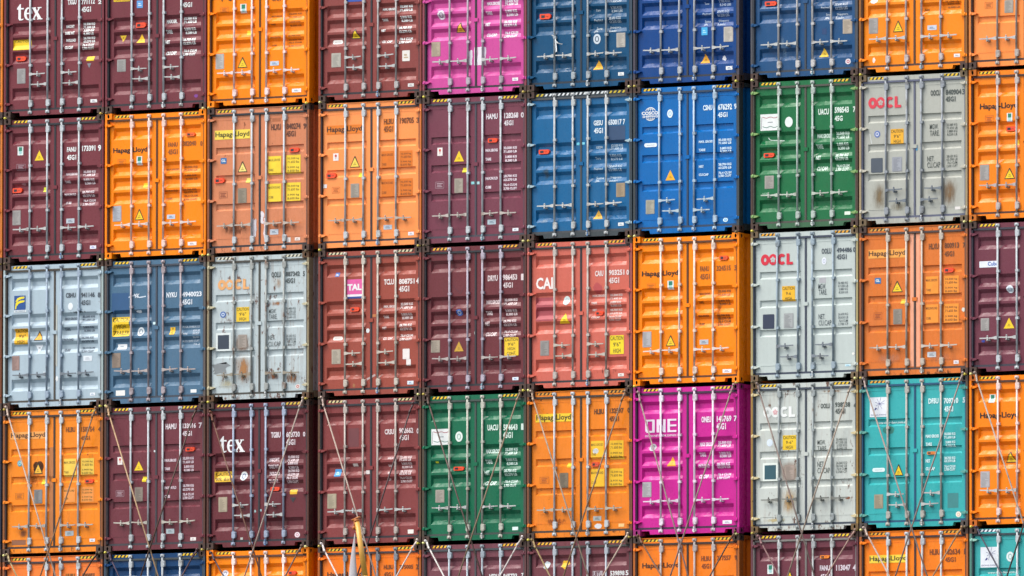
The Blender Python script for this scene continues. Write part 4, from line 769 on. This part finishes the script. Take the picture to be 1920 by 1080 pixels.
container(4, 2, 'dark maroon', 'dark maroon container with four-line yellow caution plate low on its right door, third row', '682f35', 'A', 1, frame='54322e', dirt=.35, notch=True, rod='a8a0ac', hz='a8a09c', ref='N2', stripes=('1a1614','eaa824'), marks=[
 ('id', 'dccccc', ('DRYU',470,265,535,303), ('986453',568,258,662,297), ('1',687,255,705,297), ('45G1',570,312,633,347)), ('oval', (258,487,302,530), '2c5cac', 'c8d4e8'), ('data', (98,690,157,770), 'a09484'), ('tri', (250,697,312,762), False, 'c89c30'), ('blob', (275,700,295,725), '5a3438', 4), ('cau', (578,672,670,790), ['CAUTION',"9'6\"",'HIGH','CONT.'], 'ecc424'),
 ('pl', (630,930,670,950), 'dce4ec', '5c88c0'), ('w', 'd8c4c4', 452,540,27, 570,655,18, std((440,512,582,650), ((425,450),(495,518),(563,588),(633,658)))), ('ln', [(240,330),(290,385),(320,330)], '5a2c38', .01), ('blob', (380,625,396,658), 'd0d4cc', 3, .2)])
container(5, 2, 'coral red', 'coral red container with big white italic letters and round white sticker, third row', 'c46252', 'A', 2, frame='96504c', dirt=.35, fade=.45, notch=True, rod='b0a8a0', hz='b4aca0', rust=.05, ref='N2', stripes=('1a1614','eab024'), marks=[
 ('rect', (783,410,893,565), 'a84850'), ('tx', 'company_name', 'ece4e0', ('CAI',785,280,895,357)), ('oval', (957,400,1000,460), 'd4e0dc', 'b8ccd0'), ('tri', (935,512,1003,580), False), ('blob', (1150,310,1225,390), 'b04444', 4, .3), ('id', 'e4d4d0', ('CAIU',1170,235,1225,272), ('903251',1260,228,1362,265), ('0',1375,228,1392,263), ('45G1',1260,280,1328,317)), ('tag', (1172,500,1222,528)),
 ('w', 'd8bcb4', 1145,1225,15, 1260,1340,15, std((398,447,492,540), ((393,415),(440,462),(490,512),(535,555)), ('MAX.GROSS','TARE','NET','CU.CAP'))), ('data', (812,692,870,790), '908c88'), ('cau', (1267,657,1358,780), ['CAUTION',"9'6\"",'HIGH'], 'ecd010'), ('pl', (1320,905,1358,925), 'e4dcd4', 'a09898'), ('stain', (1170,850,1330,940), '5c2820', .6, .64, .9)])
container(6, 2, 'bright orange', 'bright orange container left of second gap, third row, green sticker below its lettering', OR, 'A', 1, cast=OR, fade=.12, dirt=.25, gk='5a3418', rod='dccabc', hz='d0c4bc', ref='N3', marks=[
 ('hl', '0c0a08', (83,305,320,348)), ('id', '8c4a14', ('FANU',462,275,522,310), ('324515',570,270,663,305), ('3',685,268,703,303), ('45G1',462,325,527,362)), ('tag', (592,207,645,235), 'e0501c'), ('gr', (250,370,290,428)), ('out', (117,390,170,430), 'c06414'), ('pl', (302,547,320,575), 'f0cc14'), ('data', (87,703,145,805), 'acaaac'), ('tri', (238,727,303,798)),
 ('pl', (460,755,517,787), 'b4bcc4', '708090'), ('pl', (610,948,668,972), 'ece8e8', 'a090a0'), ('w', '985010', 450,520,15, 572,655,16, std((455,512,600,653), ((437,460),(500,520),(595,615),(635,655)), ('MAX.GROSS','TARE','MAX.PAYLD','CUBE'))), ('stain', (560,420,600,720), '6c3c18', .42, .7, .5)])
container(7, 2, 'pale grey-green', 'pale grey-green container with red company lettering, third row, right of gap', 'b6c0bc', 'B', (3,.70), frame='a09468', cast='6c5a44', gk='3c4454', hinge='bcc4bc', notch=True, gz=(1.94,1.02), rod='8e9ea8', hz='747c84', fade=.15, dirt=.25, rust=.05, stripes=('1c1a18','e8a41c'), ref='N3', marks=[
 ('oocl', (860,195,1070,268), 'd01e38', 'b6c0bc'), ('id', '48525a', ('OOLU',1257,158,1320,195), ('494486',1355,153,1455,186), ('0',1462,150,1478,184), ('45G1',1355,197,1420,231)), ('oval', (1258,218,1288,265), 'e4e8f4', 'b0b8cc'), ('cau', (998,405,1083,505), ['CAUTION','9-6','HIGH'], 'f0b418'), ('pl', (873,590,948,685), '27324a'), ('data', (1010,583,1073,680), 'a0a4a4'), ('rect', (1240,350,1285,385), 'a8a8ac'),
 ('tx', 'weight_table', '4a545a', ('MGW.',1235,390,1285,425), ('TARE.',1237,428,1292,462), ('NET.',1237,588,1280,622), ('CU.CAP',1237,628,1320,663), ('30.480 KG',1365,376,1428,392), ('67.200 LB',1365,397,1430,412), ('3.880 KG',1369,417,1428,432), ('8.550 LB',1369,438,1428,453), ('26.600 KG',1365,580,1430,596), ('58.650 LB',1365,602,1430,618), ('76.4 CUM',1369,624,1428,640), ('2.700 CF',1365,645,1430,660)), ('pl', (1410,915,1447,930), 'c8e4ec', '48a8c8'), ('oval', (1455,838,1472,855), 'e8e8e0')])
container(8, 2, 'weathered orange', 'weathered orange container with peach centre strips and GL badge, third row', 'd0702c', 'B', 1, frame='8c5434', rust=.3, dirt=.4, fade=.35, lip=True, hz='b8b0a4', gk='4c3c38', ref='N4', rod='b4aa9c', stripes=('1c1a18','d89c38'), marks=[
 ('hl', '4c2c10', (380,243,620,286), 'eca044', (378,235,622,292)), ('id', '6c3c1c', ('HLXU',773,197,838,235), ('800913',875,190,970,228), ('7',995,190,1010,225), ('45G1',875,247,938,282)), ('gl', (420,422,460,460)), ('tri', (530,442,603,515)), ('tag', (875,357,937,387)),
 ('w2', '7c4818', 'ee9024', (753,412,835,530), (872,407,968,525), (753,595,835,715), (872,590,968,713)), ('pl', (588,560,617,592), 'ecb828'), ('out', (413,648,467,692), 'a04818'), ('data', (540,625,598,725), '8c8478'), ('pl', (763,905,820,940), 'c8ccd0', '808890'), ('pl', (935,960,968,983), 'e4dcdc', '9090a8'),
 ('rect', (652,135,674,1000), 'eca482'), ('rect', (690,135,714,1000), 'eca07c'), ('stain', (360,900,640,1010), 'c08868', .35, .6, .6), ('stain', (735,900,960,1010), 'c08868', .40, .65, .5), ('blob', (986,612,1010,645), 'd8d8cc', 3)])
container(9, 2, 'maroon', 'maroon container cut by the right edge in the third row with white name plate', '6a3442', 'A', 1, ref='N4', frame='643a42', notch=True, gk='3a3844', marks=[
 ('pl', (1103,312,1225,353), 'dfe4ec'), ('tx', 'lettering', '3c64b0', ('Cube',1158,315,1225,342)), ('oval', (1277,470,1325,520), 'dce4ec', 'a8c0d0'), ('tri', (1262,682,1332,752), False), ('data', (1112,685,1167,767), 'a09c98'), ('blob', (1115,825,1142,845), '2c40a0', 3)])
# fourth row
container(0, 3, 'orange', 'orange container with smoke-stained triangle label, leftmost in the fourth row', 'e6821c', 'B', 1, frame='84502c', rust=.3, dirt=.35, fade=.3, lip=True, hz='a8a49c', gk='3c302c', ref='L0', marks=[
 ('hl', '38200c', (68,200,278,238), 'eca050', (65,195,280,240)), ('id', '7c4414', ('HLBU',405,165,462,197), ('158754',497,163,580,195), ('4',602,165,617,192), ('45G1',497,220,552,245)), ('w2', '7c6020', 'ecc448', (392,360,467,470), (497,357,577,463), (392,538,462,627), (497,533,575,625), 'ee9440'), ('oval', (107,370,137,408), '3a9cac', 'b0d4d8'),
 ('blob', (197,368,272,465), '6c3c18', 5, .35), ('tri', (207,387,263,453), True, 'ecb430'), ('tag', (525,487,577,510)), ('pl', (255,487,277,517), 'e8c818'), ('data', (210,550,260,635), '848484'), ('out', (95,572,145,608), 'a85c18'), ('pl', (400,803,452,833), 'b4c0c4', '788890'), ('pl', (550,850,583,870), 'e8e4e4', '8890a8'),
 ('rect', (72,857,158,890), '8c5a3c'), ('rect', (302,290,326,850), 'b4703c'), ('stain', (120,790,165,850), '7c4c30', .3, .5, .8), ('stain', (140,400,320,560), 'a45c20', .5, .6, .6)])
container(1, 3, 'maroon', 'maroon container with red-white sticker crossed by a tan rod, fourth row', '69323b', 'B', 1, frame='54362c', dirt=.35, ref='L0', gk='3c3a40', hz='b4b0a4', marks=[
 ('id', 'dcd0d4', ('HAMU',1017,145,1083,180), ('133016',1122,142,1203,173), ('7',1220,138,1240,172), ('45G1',1120,190,1178,220)), ('tag', (1143,290,1197,315)), ('redw', (722,350,752,397)), ('tri', (825,375,880,432), False), ('pl', (872,470,897,502), 'e0c410'), ('out', (712,555,762,593), 'b89ca4'), ('data', (827,535,877,622), '8c8074'),
 ('w', 'd4c0c8', 1010,1083,18, 1122,1190,17, std((370,422,538,592), ((357,380),(408,430),(525,548),(578,600)), ('MAX.GROSS','TARE','MAX.PAYLD','CUBE'))), ('pl', (1020,790,1070,820), 'b8c4c8', '708890'), ('pl', (1168,842,1203,862), 'e8e0dc', 'a09898'), ('blob', (942,305,957,322), 'd8dcdc', 3, .4)])
container(2, 3, 'dark maroon', 'dark maroon container with big white serif lettering left of the gap, fourth row', '642c33', 'A', 2, frame='54342e', dirt=.35, rod='94a0b4', ref='L1', stripes=('1a1614','d8b440'), marks=[
 ('tex', (105,243,250,343)), ('id', 'dcd0d4', ('TGBU',408,222,465,257), ('603730',498,220,580,253), ('0',598,220,612,250), ('45G1',498,265,552,300)), ('w', 'dcc8cc', 392,465,24, 500,567,17, std((388,428,470,515), ((370,390),(408,433),(453,475),(495,518)), ('MAX.WT.','TARE WT','PAYLOAD','CU.CAP.'))), ('cau', (72,458,172,520), ['CAUTION','9ft 6in'], 'e8b82c'), ('oval', (220,457,262,512), 'dce0e0', '7080a0'),
 ('tag', (405,550,458,573)), ('pl', (520,565,563,593), 'e8b424'), ('itri', (520,612,557,642), '2c3034'), ('data', (95,610,147,698), 'a89c84'), ('oval', (548,818,580,850), 'e8d8dc', 'c08c98'), ('pl', (225,850,240,870), 'b8bcb4'), ('blob', (305,685,320,703), '9cc0c0', 4), ('blob', (338,680,353,697), '9cb8bc', 5)])
container(3, 3, 'brownish maroon', 'brownish maroon container behind the yellow mast tip, fourth row', '7e3a3a', 'A', 1, frame='5c4434', dirt=.4, rod='aca29a', ref='L1', stripes=('181412','d4c48c'), marks=[
 ('rect', (868,200,930,310), '6c3438'), ('id', 'dccccc', ('CRSU',1085,205,1140,237), ('902662',1170,197,1255,230), ('0',1275,200,1288,232), ('45G1',1172,240,1228,272)), ('pl', (782,443,820,488), '3a94d0', 'b0d8ec'), ('pl', (893,410,922,427), 'e4dcd4'),
 ('w', 'd4bcbc', 1100,1150,13, 1172,1242,15, [('MAX.GR',378,372,388), ('TARE',422,410,430), ('NET',465,455,470), ('CAP',505,495,515)]), ('data', (743,590,797,678), 'a89c84'), ('pl', (1222,803,1257,827), 'e8e0d8'), ('pl', (990,450,1012,473), 'd8d0cc')])
container(4, 3, 'emerald green', 'emerald green container with paper notice and ringed oval sticker, crossed by rods, fourth row', '0e6446', 'A', 1, frame='4c4438', notch=True, dirt=.4, ref='L2', rod='b0b0a4', gk='3c4a44', marks=[
 ('note', (87,253,183,343)), ('oval', (222,267,263,325), 'dce8e0', '98b4a8'), ('id', 'd4e8dc', ('UACU',403,228,463,262), ('584643',492,225,572,260), ('1',592,222,605,258), ('45G1',490,270,545,305)), ('w', 'c8e0d4', 387,465,24, 495,565,17, std((378,437,500,558), ((367,388),(425,447),(487,508),(548,570)))), ('tag', (213,465,270,487)), ('pl', (108,435,125,445), 'e0dc30'), ('data', (110,595,160,667), 'a0988c'), ('pl', (542,803,575,822), 'd8ece4')])
container(5, 3, 'orange', 'orange container with yellow name strip right of the emerald green one, fourth row', 'e07c1c', 'B', 1, frame='744830', rust=.3, dirt=.45, lip=True, ref='L2', hz='a8a090', gk='3c342c', stripes=('1a1614','d89428'), marks=[
 ('hl', '30280c', (677,172,872,212), 'ecc41c', (673,167,875,213)), ('id', '603410', ('HLBU',1003,140,1057,170), ('132597',1090,135,1168,165), ('0',1190,132,1203,162), ('45G1',1088,180,1142,210)), ('w2', '806414', 'ecb818', (985,320,1057,420), (1088,317,1168,423), (985,478,1060,580), (1088,475,1168,578)), ('tag', (992,440,1033,465), 'd8481c'),
 ('pl', (850,443,872,470), 'ecc018'), ('out', (697,523,748,560), 'a45014'), ('data', (808,500,857,585), '7c705c'), ('pl', (997,743,1043,770), 'b0b4b0', '707880'), ('blob', (1003,783,1048,822), 'dcdce0', 3, .2), ('pl', (1140,785,1172,803), 'e8c080'), ('oval', (993,362,1028,393), 'e0e0dc', 'c8ccc8'), ('stain', (690,740,860,830), '8c4c24', .52, .6, .8)])
container(6, 3, 'magenta', 'magenta container with big white three-letter name, left of the second gap, fourth row', 'c0208a', 'A', 1, cast='8c2468', fade=.08, dirt=.12, gk='3c2440', rod='dcd0dc', hz='d0c4d0', notch=True, ref='L3', marks=[
 ('one', (82,245,252,315), (85,327,252,338)), ('oval', (103,375,140,415), 'b8b8bc', '707080'), ('tri', (200,443,250,495), False, 'f0a81c'), ('data', (70,580,118,660), 'acaaac'), ('id', 'ece0ec', ('ONEU',385,230,437,262), ('145769',467,225,545,258), ('7',560,225,578,255), ('45G1',465,265,515,300)),
 ('w', 'e8d0e4', 370,440,22, 467,537,15, std((378,433,493,550), ((368,385),(425,440),(483,498),(538,557)), ('MAX GROSS','TARE','PAYLOAD','CU.CAP'))), ('pl', (498,783,547,802), 'ece8f0', 'a098b0')])
container(7, 3, 'off-white', 'off-white rust-edged container with white company lettering right of the second gap, fourth row', 'bcc2bc', 'B', (1,.62), frame='94743c', cast='6a5438', gk='3c4450', hinge='c8b88c', notch=True, gz=(1.94,1.02), rod='909898', hz='747670', rust=.45, dirt=.35, fade=.25, ref='L3', marks=[
 ('oocl', (715,178,885,235), 'e8ece8', 'd8a8ac'), ('id', '4c5450', ('OOLU',1020,160,1070,187), ('938238',1097,153,1178,180), ('6',1198,160,1210,180), ('45G1',1098,187,1152,215)), ('oval', (733,350,765,390), 'd4e0ec'), ('cau', (818,330,890,408), ['CAUTION',"9-6\"",'HIGH'], 'ecc41c'), ('sq', (712,478,792,575), '24505c', 'dce4dc'), ('stain', (818,472,892,582), '8c5c34', .2, .3, .9), ('data', (828,488,882,568), 'a8988c'),
 ('tx', 'weight_table', '505854', ('MGW.',1003,355,1046,380), ('TARE',1003,387,1050,413), ('NET.',1003,470,1040,500), ('CU.CAP',1003,503,1070,532), ('30.480 KG',1102,345,1160,358), ('67.200 LB',1102,361,1160,374), ('3.920 KG',1105,377,1160,390), ('8.640 LB',1105,393,1160,406), ('26.560 KG',1102,470,1160,483), ('58.560 LB',1102,486,1160,499), ('76.4 CUM',1105,502,1160,515), ('2.700 CF',1102,518,1160,531)),
 ('stain', (815,590,890,800), 'c49a5c', .36, .62, .75), ('stain', (700,60,1190,110), '9c6c34', .55, .65, .8), ('stain', (690,770,830,800), 'c8b47c', .4, .6, .7), ('blob', (1150,655,1180,672), '8c5a40', 3)])
container(8, 3, 'teal', 'teal container with white star-pattern plate high on its left door, fourth row', '34a3a4', 'B', (3,.64), frame='5c5040', cast='4c4440', gk='1c5070', hinge='58988c', gz=(1.94,1.02), dirt=.35, fade=.25, notch=True, rod='a8a49c', ref='L4', stripes=('181818','e0a430'), marks=[
 ('star', (300,175,387,275)), ('tx', 'lettering', 'c8e4e4', ('www.dong-fang.com.cn',328,296,484,312)), ('blob', (363,318,428,364), '2a7c70', 3, .2), ('rr', (313,533,377,553), 'd8ecec'), ('tri', (422,515,470,572)), ('data', (322,667,367,738), '9c9078'), ('id', 'd4ecec', ('DFSU',597,180,648,208), ('709210',675,178,748,207), ('5',770,175,783,203), ('45G1',677,220,722,248)),
 ('w', 'c8e8e8', 583,650,17, 677,733,14, std((372,413,497,537), ((360,378),(402,420),(482,497),(525,540)), ('MAX GROSS','TARE','NET','CU.CAP'))), ('tag', (592,450,635,465), 'd87c2c'), ('rect', (693,660,748,735), '348080'), ('oval', (735,753,763,782), 'e4e4d4', 'e8b8a0')])
container(9, 3, 'bright orange', 'bright orange container cut by the right edge in the fourth row above a teal one', 'f07e04', 'A', 1, cast='b8601c', fade=.12, dirt=.15, gk='4c2c1c', rod='dcc4bc', ref='L4', marks=[
 ('gr', (900,160,930,203)), ('hl', '0c0a08', (858,250,1050,288)), ('out', (880,473,928,497), 'b8601c'), ('pl', (1035,432,1048,455), 'f0c818'), ('tri', (983,450,1040,505)), ('data', (860,550,907,632), 'acaaac')])
# bottom row (only its upper edge is in the picture)
container(0, 4, 'pale orange', 'pale orange container top peeking into the bottom left corner', 'ee7c34', 'B', 1, frame='8c5030', lip=True, gk='3c3034', rust=.1, ref='K0', marks=[
 ('rect', (985,918,1130,1010), 'dc7818'), ('rect', (1235,918,1420,1010), 'b4602c'), ('id', '70400c', ('HLBU',990,925,1125,1000), ('190051',1240,920,1415,1000))])
container(1, 4, 'dark blue', 'dark blue container top at the bottom edge, second from left', '083a66', 'A', 1, frame='384858', gk='3c4448', notch=True, dirt=.45)
container(2, 4, 'bright orange', 'bright orange container top at the bottom edge left of the gap, torn white oval sticker', OR, 'A', 1, cast=OR, fade=.1, dirt=.1, gk='5a3a2c', rod='e4d0c8', ref='K2', marks=[
 ('oval', (275,870,370,985), 'dcdce4', '8088a0'), ('tag', (1290,885,1410,940))])
container(3, 4, 'orange', 'orange container top behind the mast and grey sail at the bottom edge', 'ec761a', 'B', 1, frame='a85c28', lip=True, gk='3c3034', rod='747c84', ref='K3', marks=[
 ('hl', '38200c', (270,898,790,990)), ('id', '743c0c', ('HLBU',1120,790,1260,860), ('775005',1350,790,1560,855), ('2',1600,780,1635,860), ('45G1',1120,900,1250,970))])
container(4, 4, 'mauve maroon', 'mauve maroon container top at the bottom edge under the emerald green one', '71404a', 'A', 1, frame='5c3a3c', gk='44484c', notch=True, ref='K4', rod='a0acb4', stripes=('1a1614','eab024'), marks=[
 ('id', WH, ('NFDU',1100,930,1240,1000), ('945733',1310,925,1520,1000), ('7',1580,915,1615,985))])
container(5, 4, 'maroon', 'maroon container top with torn white and yellow stickers at the bottom edge', '6e3a42', 'A', 1, frame='56383a', gk='40403e', notch=True, ref='K5', rod='a0a8b0', stripes=('1a1614','eab024'), marks=[
 ('blob', (298,728,408,872), 'c8d4d8', 14, .3), ('blob', (558,706,705,862), 'e8b410', 11, .45), ('rect', (1052,885,1200,985), 'd4ccd0'), ('id', '6a3844', ('UETU',1058,890,1196,970)), ('tx', 'lettering', WH, ('539898',1315,880,1530,955), ('5',1545,875,1590,950))])
container(6, 4, 'orange', 'orange container top at the bottom edge below the magenta one', 'ec7a18', 'B', 1, frame='a85c24', lip=True, gk='3c2c24', dirt=.3, ref='K6', rod='a8a09c', marks=[
 ('hl', '38200c', (195,760,745,860)), ('id', '843c08', ('HLBU',1080,660,1225,735), ('277557',1315,650,1525,725), ('9',1580,645,1612,720), ('45G1',1085,775,1225,850))])
container(7, 4, 'maroon', 'maroon container top with green sticker at the bottom edge below the off-white one', '683440', 'A', 1, frame='603a42', gk='787470', notch=True, ref='K7', rod='a8acac', stripes=('2a1c1c','e8c024'), marks=[
 ('tag', (1105,650,1240,695), 'f08418'), ('gr', (313,790,400,930)), ('tri', (590,870,700,1010)), ('id', 'dcd0d8', ('FANU',1100,800,1250,880), ('113047',1345,790,1560,880), ('4',1605,785,1655,880), ('45G1',1100,930,1250,1010))])
container(8, 4, 'orange', 'orange container top with yellow name strip at the bottom edge below the teal one', 'ee7c12', 'B', 1, frame='a45c2c', lip=True, gk='3c2c2c', ref='K8', stripes=('1a1614','e0a020'), marks=[
 ('hl', '2c280c', (68,528,512,602), 'eccc34', (65,515,517,610)), ('id', '7c3c0c', ('HLBU',790,445,915,515), ('182634',975,440,1155,510), ('1',1205,440,1228,505), ('45G1',975,540,1100,600))])
container(9, 4, 'teal', 'teal container top with white star-pattern plate in the bottom right corner', '34a0a0', 'B', 1, frame='4c7c70', gk='2c4048', hinge='8cbcac', ref='K8', gz=(1.94,1.02), stripes=('1c2c4c','dce4e8'), marks=[
 ('star', (1400,420,1610,665)), ('oval', (1710,475,1800,595), 'd8e4e4', '98b8b4'), ('tx', 'lettering', 'c8e4e0', ('www.dong-fang.com.cn',1475,708,1845,745))])
# the column cut off at the left edge
for r_, (cn, hx) in enumerate((('orange', 'd87a24'), ('rusty orange', 'c87028'), ('rust-brown', '8a4a2c'), ('dark navy', '1c2438'), ('red-orange', 'c85a2c'))):
    container(-1, r_, cn, '%s container cut off at left edge, only corner post showing, %s row' % (cn, ROWN[r_]), hx, 'A', 1, frame=('6a3c22' if r_ in (2, 4) else None), rust=.25)

# ------------------------------------------------------------------ twist locks between the tiers
def lock_mesh():
    g = MB(); g.box(.030, .132, .012, .165, -.024, -.002, 0); g.prism([(.05, -.020), (.112, -.020), (.104, -.006), (.058, -.006)], -.006, .012, 0)
    return g.mesh('lock_body')
def knob_mesh():
    g = MB(); g.tube((.08, .01, -.013), (.055, -.028, -.013), .008, n=6); g.ball((.050, -.034, -.012), .026, seg=10, rings=6); return g.mesh('release_knob')
YB = [flat('d8cc50', .45), flat('e0dc90', .45), flat('c0ac50', .5), flat('6a5c40', .6)]
for r_ in range(4):
    for c_ in range(-1, 10):
        for side in (0, 1):
            if c_ == -1 and side == 0: continue
            x = colx(c_)+(0 if side == 0 else W-.162)
            if (x-colx(c_+0)) < 0: continue
            t = thing('twist_lock', 'twist lock under %s corner of %s' % ('left' if side == 0 else 'right', SHORT[(c_, r_)]), 'twist lock', (x, 0, rowz(r_)), 'brass twist locks between the stacked containers')
            obj('lock_body', cached('lock', lock_mesh), [flat('5a5040', .6)], t)
            obj('release_knob', cached('knob', knob_mesh), [YB[(c_*7+r_*3+side*2) % 4]], t, (0 if side == 0 else .062, 0, 0))

# ------------------------------------------------------------------ lashing rods crossing the lower tiers
RODS = [  # container under the upper end, corner, two photo points on the rod, colour
 (0,3,'left',(10.7,763),(104,1080),'b8a494'), (0,3,'right',(179,764),(91.7,1031),'8c6c50'), (1,3,'left',(200.2,763),(296.5,1080),'b0906c'), (1,3,'right',(367,766),(272,1055),'4a3428'),
 (2,3,'right',(567.3,746),(458.7,1080),'a8988c'), (2,3,'left',(394,772),(490,1080),'6a4434'), (3,3,'left',(602,744.7),(668,960.4),'ac988c'), (3,3,'right',(773.6,755.7),(671,1076),'4c3838'),
 (4,3,'left',(799,741),(880,1003),'544038'), (4,3,'right',(975,733),(883,1010),'8c7860'), (5,3,'left',(995,733.3),(1103,1080),'a08c78'), (5,3,'right',(1171.7,733),(1077.5,1017.5),'8c7058'),
 (6,3,'left',(1195.8,735),(1271,1009.5),'98807c'), (6,3,'right',(1375,721),(1280,1009.5),'9c847c'), (7,3,'left',(1419,719),(1496.6,978),'7c6c64'), (7,3,'right',(1597,717.6),(1481,1067.5),'a09080'),
 (8,3,'left',(1618,709.6),(1738.5,1080),'988880'), (8,3,'right',(1805,698.5),(1714.4,972.6),'908078'), (9,3,'left',(1827.4,698.5),(1912.6,961.5),'a89c90'), (9,3,'right',(2014,690),(1916.9,991),'5c4c48'),
 (0,4,'left',(12.5,1040),(31,1080),'9c8c64'), (0,4,'right',(181,1037),(155,1080),'3c2c24'), (1,4,'left',(203,1037),(222.5,1080),'3c3044'), (1,4,'right',(369,1030),(341,1080),'4c3438'),
 (2,4,'left',(395,1036),(416,1075),'4c4048'), (2,4,'right',(565,1023),(535,1080),'6c5448'), (3,4,'left',(602,1019),(632.5,1080),'ccc4c0'), (3,4,'right',(782,1012),(743.7,1080),'c8b8b0'),
 (4,4,'left',(797.5,1014),(832,1080),'ccc8c4'), (4,4,'right',(979,1006),(937.5,1080),'c8c0bc'), (5,4,'left',(997,1012),(1031,1080),'8c7850'), (5,4,'right',(1177,1000),(1130,1080),'b4a090'),
 (6,4,'left',(1196,1004),(1240,1080),'6c4c38'), (6,4,'right',(1378,996),(1331,1080),'5c3c28'), (7,4,'left',(1421,1005),(1450,1060),'7c5c5c'), (7,4,'right',(1603,993),(1552.5,1075),'9c7c70'),
 (8,4,'left',(1619,989),(1665,1075.6),'b09c90'), (8,4,'right',(1803,988),(1751,1077),'987858'), (9,4,'left',(1830,988),(1878,1077),'3c3848')]
for c_, r_, side, a, b, hx in RODS:
    k = 0 if side == 'left' else 1
    p0 = at(a[0], a[1], -.035-.02*k); p1 = at(b[0], b[1], -.16-.03*k); d = (p1-p0).normalized()
    zend = DECK+.2; p2 = p0+d*((zend-p0.z)/d.z)
    tone = 'pale' if int(hx[:2], 16) > 0xa6 else ('tan' if int(hx[:2], 16) > 0x78 else 'dark')
    t = thing('lashing_rod', '%s rod from upper %s corner of %s' % (tone, side, SHORT[(c_, r_)]), 'lashing rod', tuple(p0), 'steel lashing rods crossing the lower rows')
    g = MB(); g.tube(d*.10, p2-p0-d*.5,   .0155, n=8); obj('rod', g.mesh('rod'), [zinc(tuple_mix(hx, -.08), .1)], t)
    g = MB(); g.tube((0, .03, 0), d*.17,   .022, .017, n=8); g.ball((0, 0, 0), .027, seg=8, rings=6)
    g.tube(d*.15-Vector((0, .01, 0)), d*.21-Vector((0, .01, 0)), .021, n=8); obj('rod_head', g.mesh('rod_head'), [zinc(tuple_mix(hx, .05), .2)], t)
    g = MB(); g.tube(p2-p0-d*1.1, p2-p0, .035, n=8); obj('turnbuckle', g.mesh('turnbuckle'), [zinc('807468', .3)], t)

# ------------------------------------------------------------------ sailing boat in front of the ship: only its masthead and sail tip reach the picture
BY = -22.0
tip = at(669, 973, BY); low = at(684.5, 1080, BY)
d = (low-tip).normalized(); base = tip+d*((1.2-tip.z)/d.z)
bt = thing('sailing_boat', 'sailing boat, its yellow masthead and grey sail tip showing in front of the containers', 'boat', (base.x, base.y, 0))
bo = Vector((base.x, base.y, 0))
g = MB(); g.tube(tip-bo+d*.05, low-bo, .045, .052, n=14); g.tube(low-bo, base-bo, .052, .10, n=14)
mast = obj('mast', g.mesh('mast'), [flat('dca448', .4)], bt)
g = MB(); q = tip-bo; g.tube(q+Vector((-.10, 0, -.02)), q+Vector((.07, 0, .035)), .020, n=8); g.tube(q+Vector((0, 0, -.01)), q+Vector((.004, 0, -.06)), .058, .046, n=12)
g.tube(q+Vector((-.035, 0, -.16)), q+Vector((-.03, 0, -.02)), .030, n=8); g.ball(q+Vector((-.045, -.02, -.16)), .035)
obj('masthead_fitting', g.mesh('masthead_fitting'), [flat('a8601c', .5)], mast)
h0 = at(665.5, 980, BY)-bo; s0 = at(665.5, 993, BY)-bo
g = MB(); g.tube(h0, s0, .006, n=6); g.ball(s0, .014); obj('halyard', g.mesh('halyard'), [flat('8c8480', .5)], bt)
g = MB(); e = [(665.5, 1000, 1.2), (664.3, 1015, 4), (662.5, 1040, 8.5), (662, 1060, 12.2), (661.8, 1080, 15.6)]; N = 12; rings = []
for px, py, wd in e:
    c0 = at(px, py, BY)-bo; r = wd/2/90; rings.append((c0, r))
c_, r_ = rings[-1]; step = rings[-1][0]-rings[-2][0]
for i in range(1, 30): rings.append((c_+step*i*.9, r_+i*.012))
rings = [q for q in rings if q[0].z > 1.3]
b0 = 0; vs = []
for c0, r in rings:
    for j in range(N): t = 2*math.pi*j/N; vs.append((c0.x+r*math.cos(t), c0.y+r*.55*math.sin(t), c0.z))
g.v = vs
for i in range(len(rings)-1):
    for j in range(N): k = (j+1) % N; g.f.append((i*N+j, i*N+k, (i+1)*N+k, (i+1)*N+j)); g.m.append(0); g.sm.append(True)
obj('sail', g.mesh('sail'), [flat('b0acae', .8)], bt)
g = MB(); prof = [(-5, .05, 1.5), (-3.5, .8, 1.25), (-1, 1.35, 1.1), (2, 1.3, 1.1), (4.2, .95, 1.2)]; P = []
for x, hw, dk in prof: P.append([(x, -hw, dk), (x, -hw*.85, .4), (x, 0, -.5), (x, hw*.85, .4), (x, hw, dk)])
for a, b in zip(P, P[1:]):
    for i in range(4): g.poly([a[i], b[i], b[i+1], a[i+1]])
    g.poly([a[0], a[4], b[4], b[0]])
g.poly(P[-1]); obj('hull', g.mesh('hull'), [flat('d8d8d4', .4)], bt)
g = MB(); g.tube((.2, 0, 2.1), (3.8, 0, 2.3), .05); obj('boom', g.mesh('boom'), [flat('d89a2c', .4)], bt)
print('objects', len(bpy.data.objects))
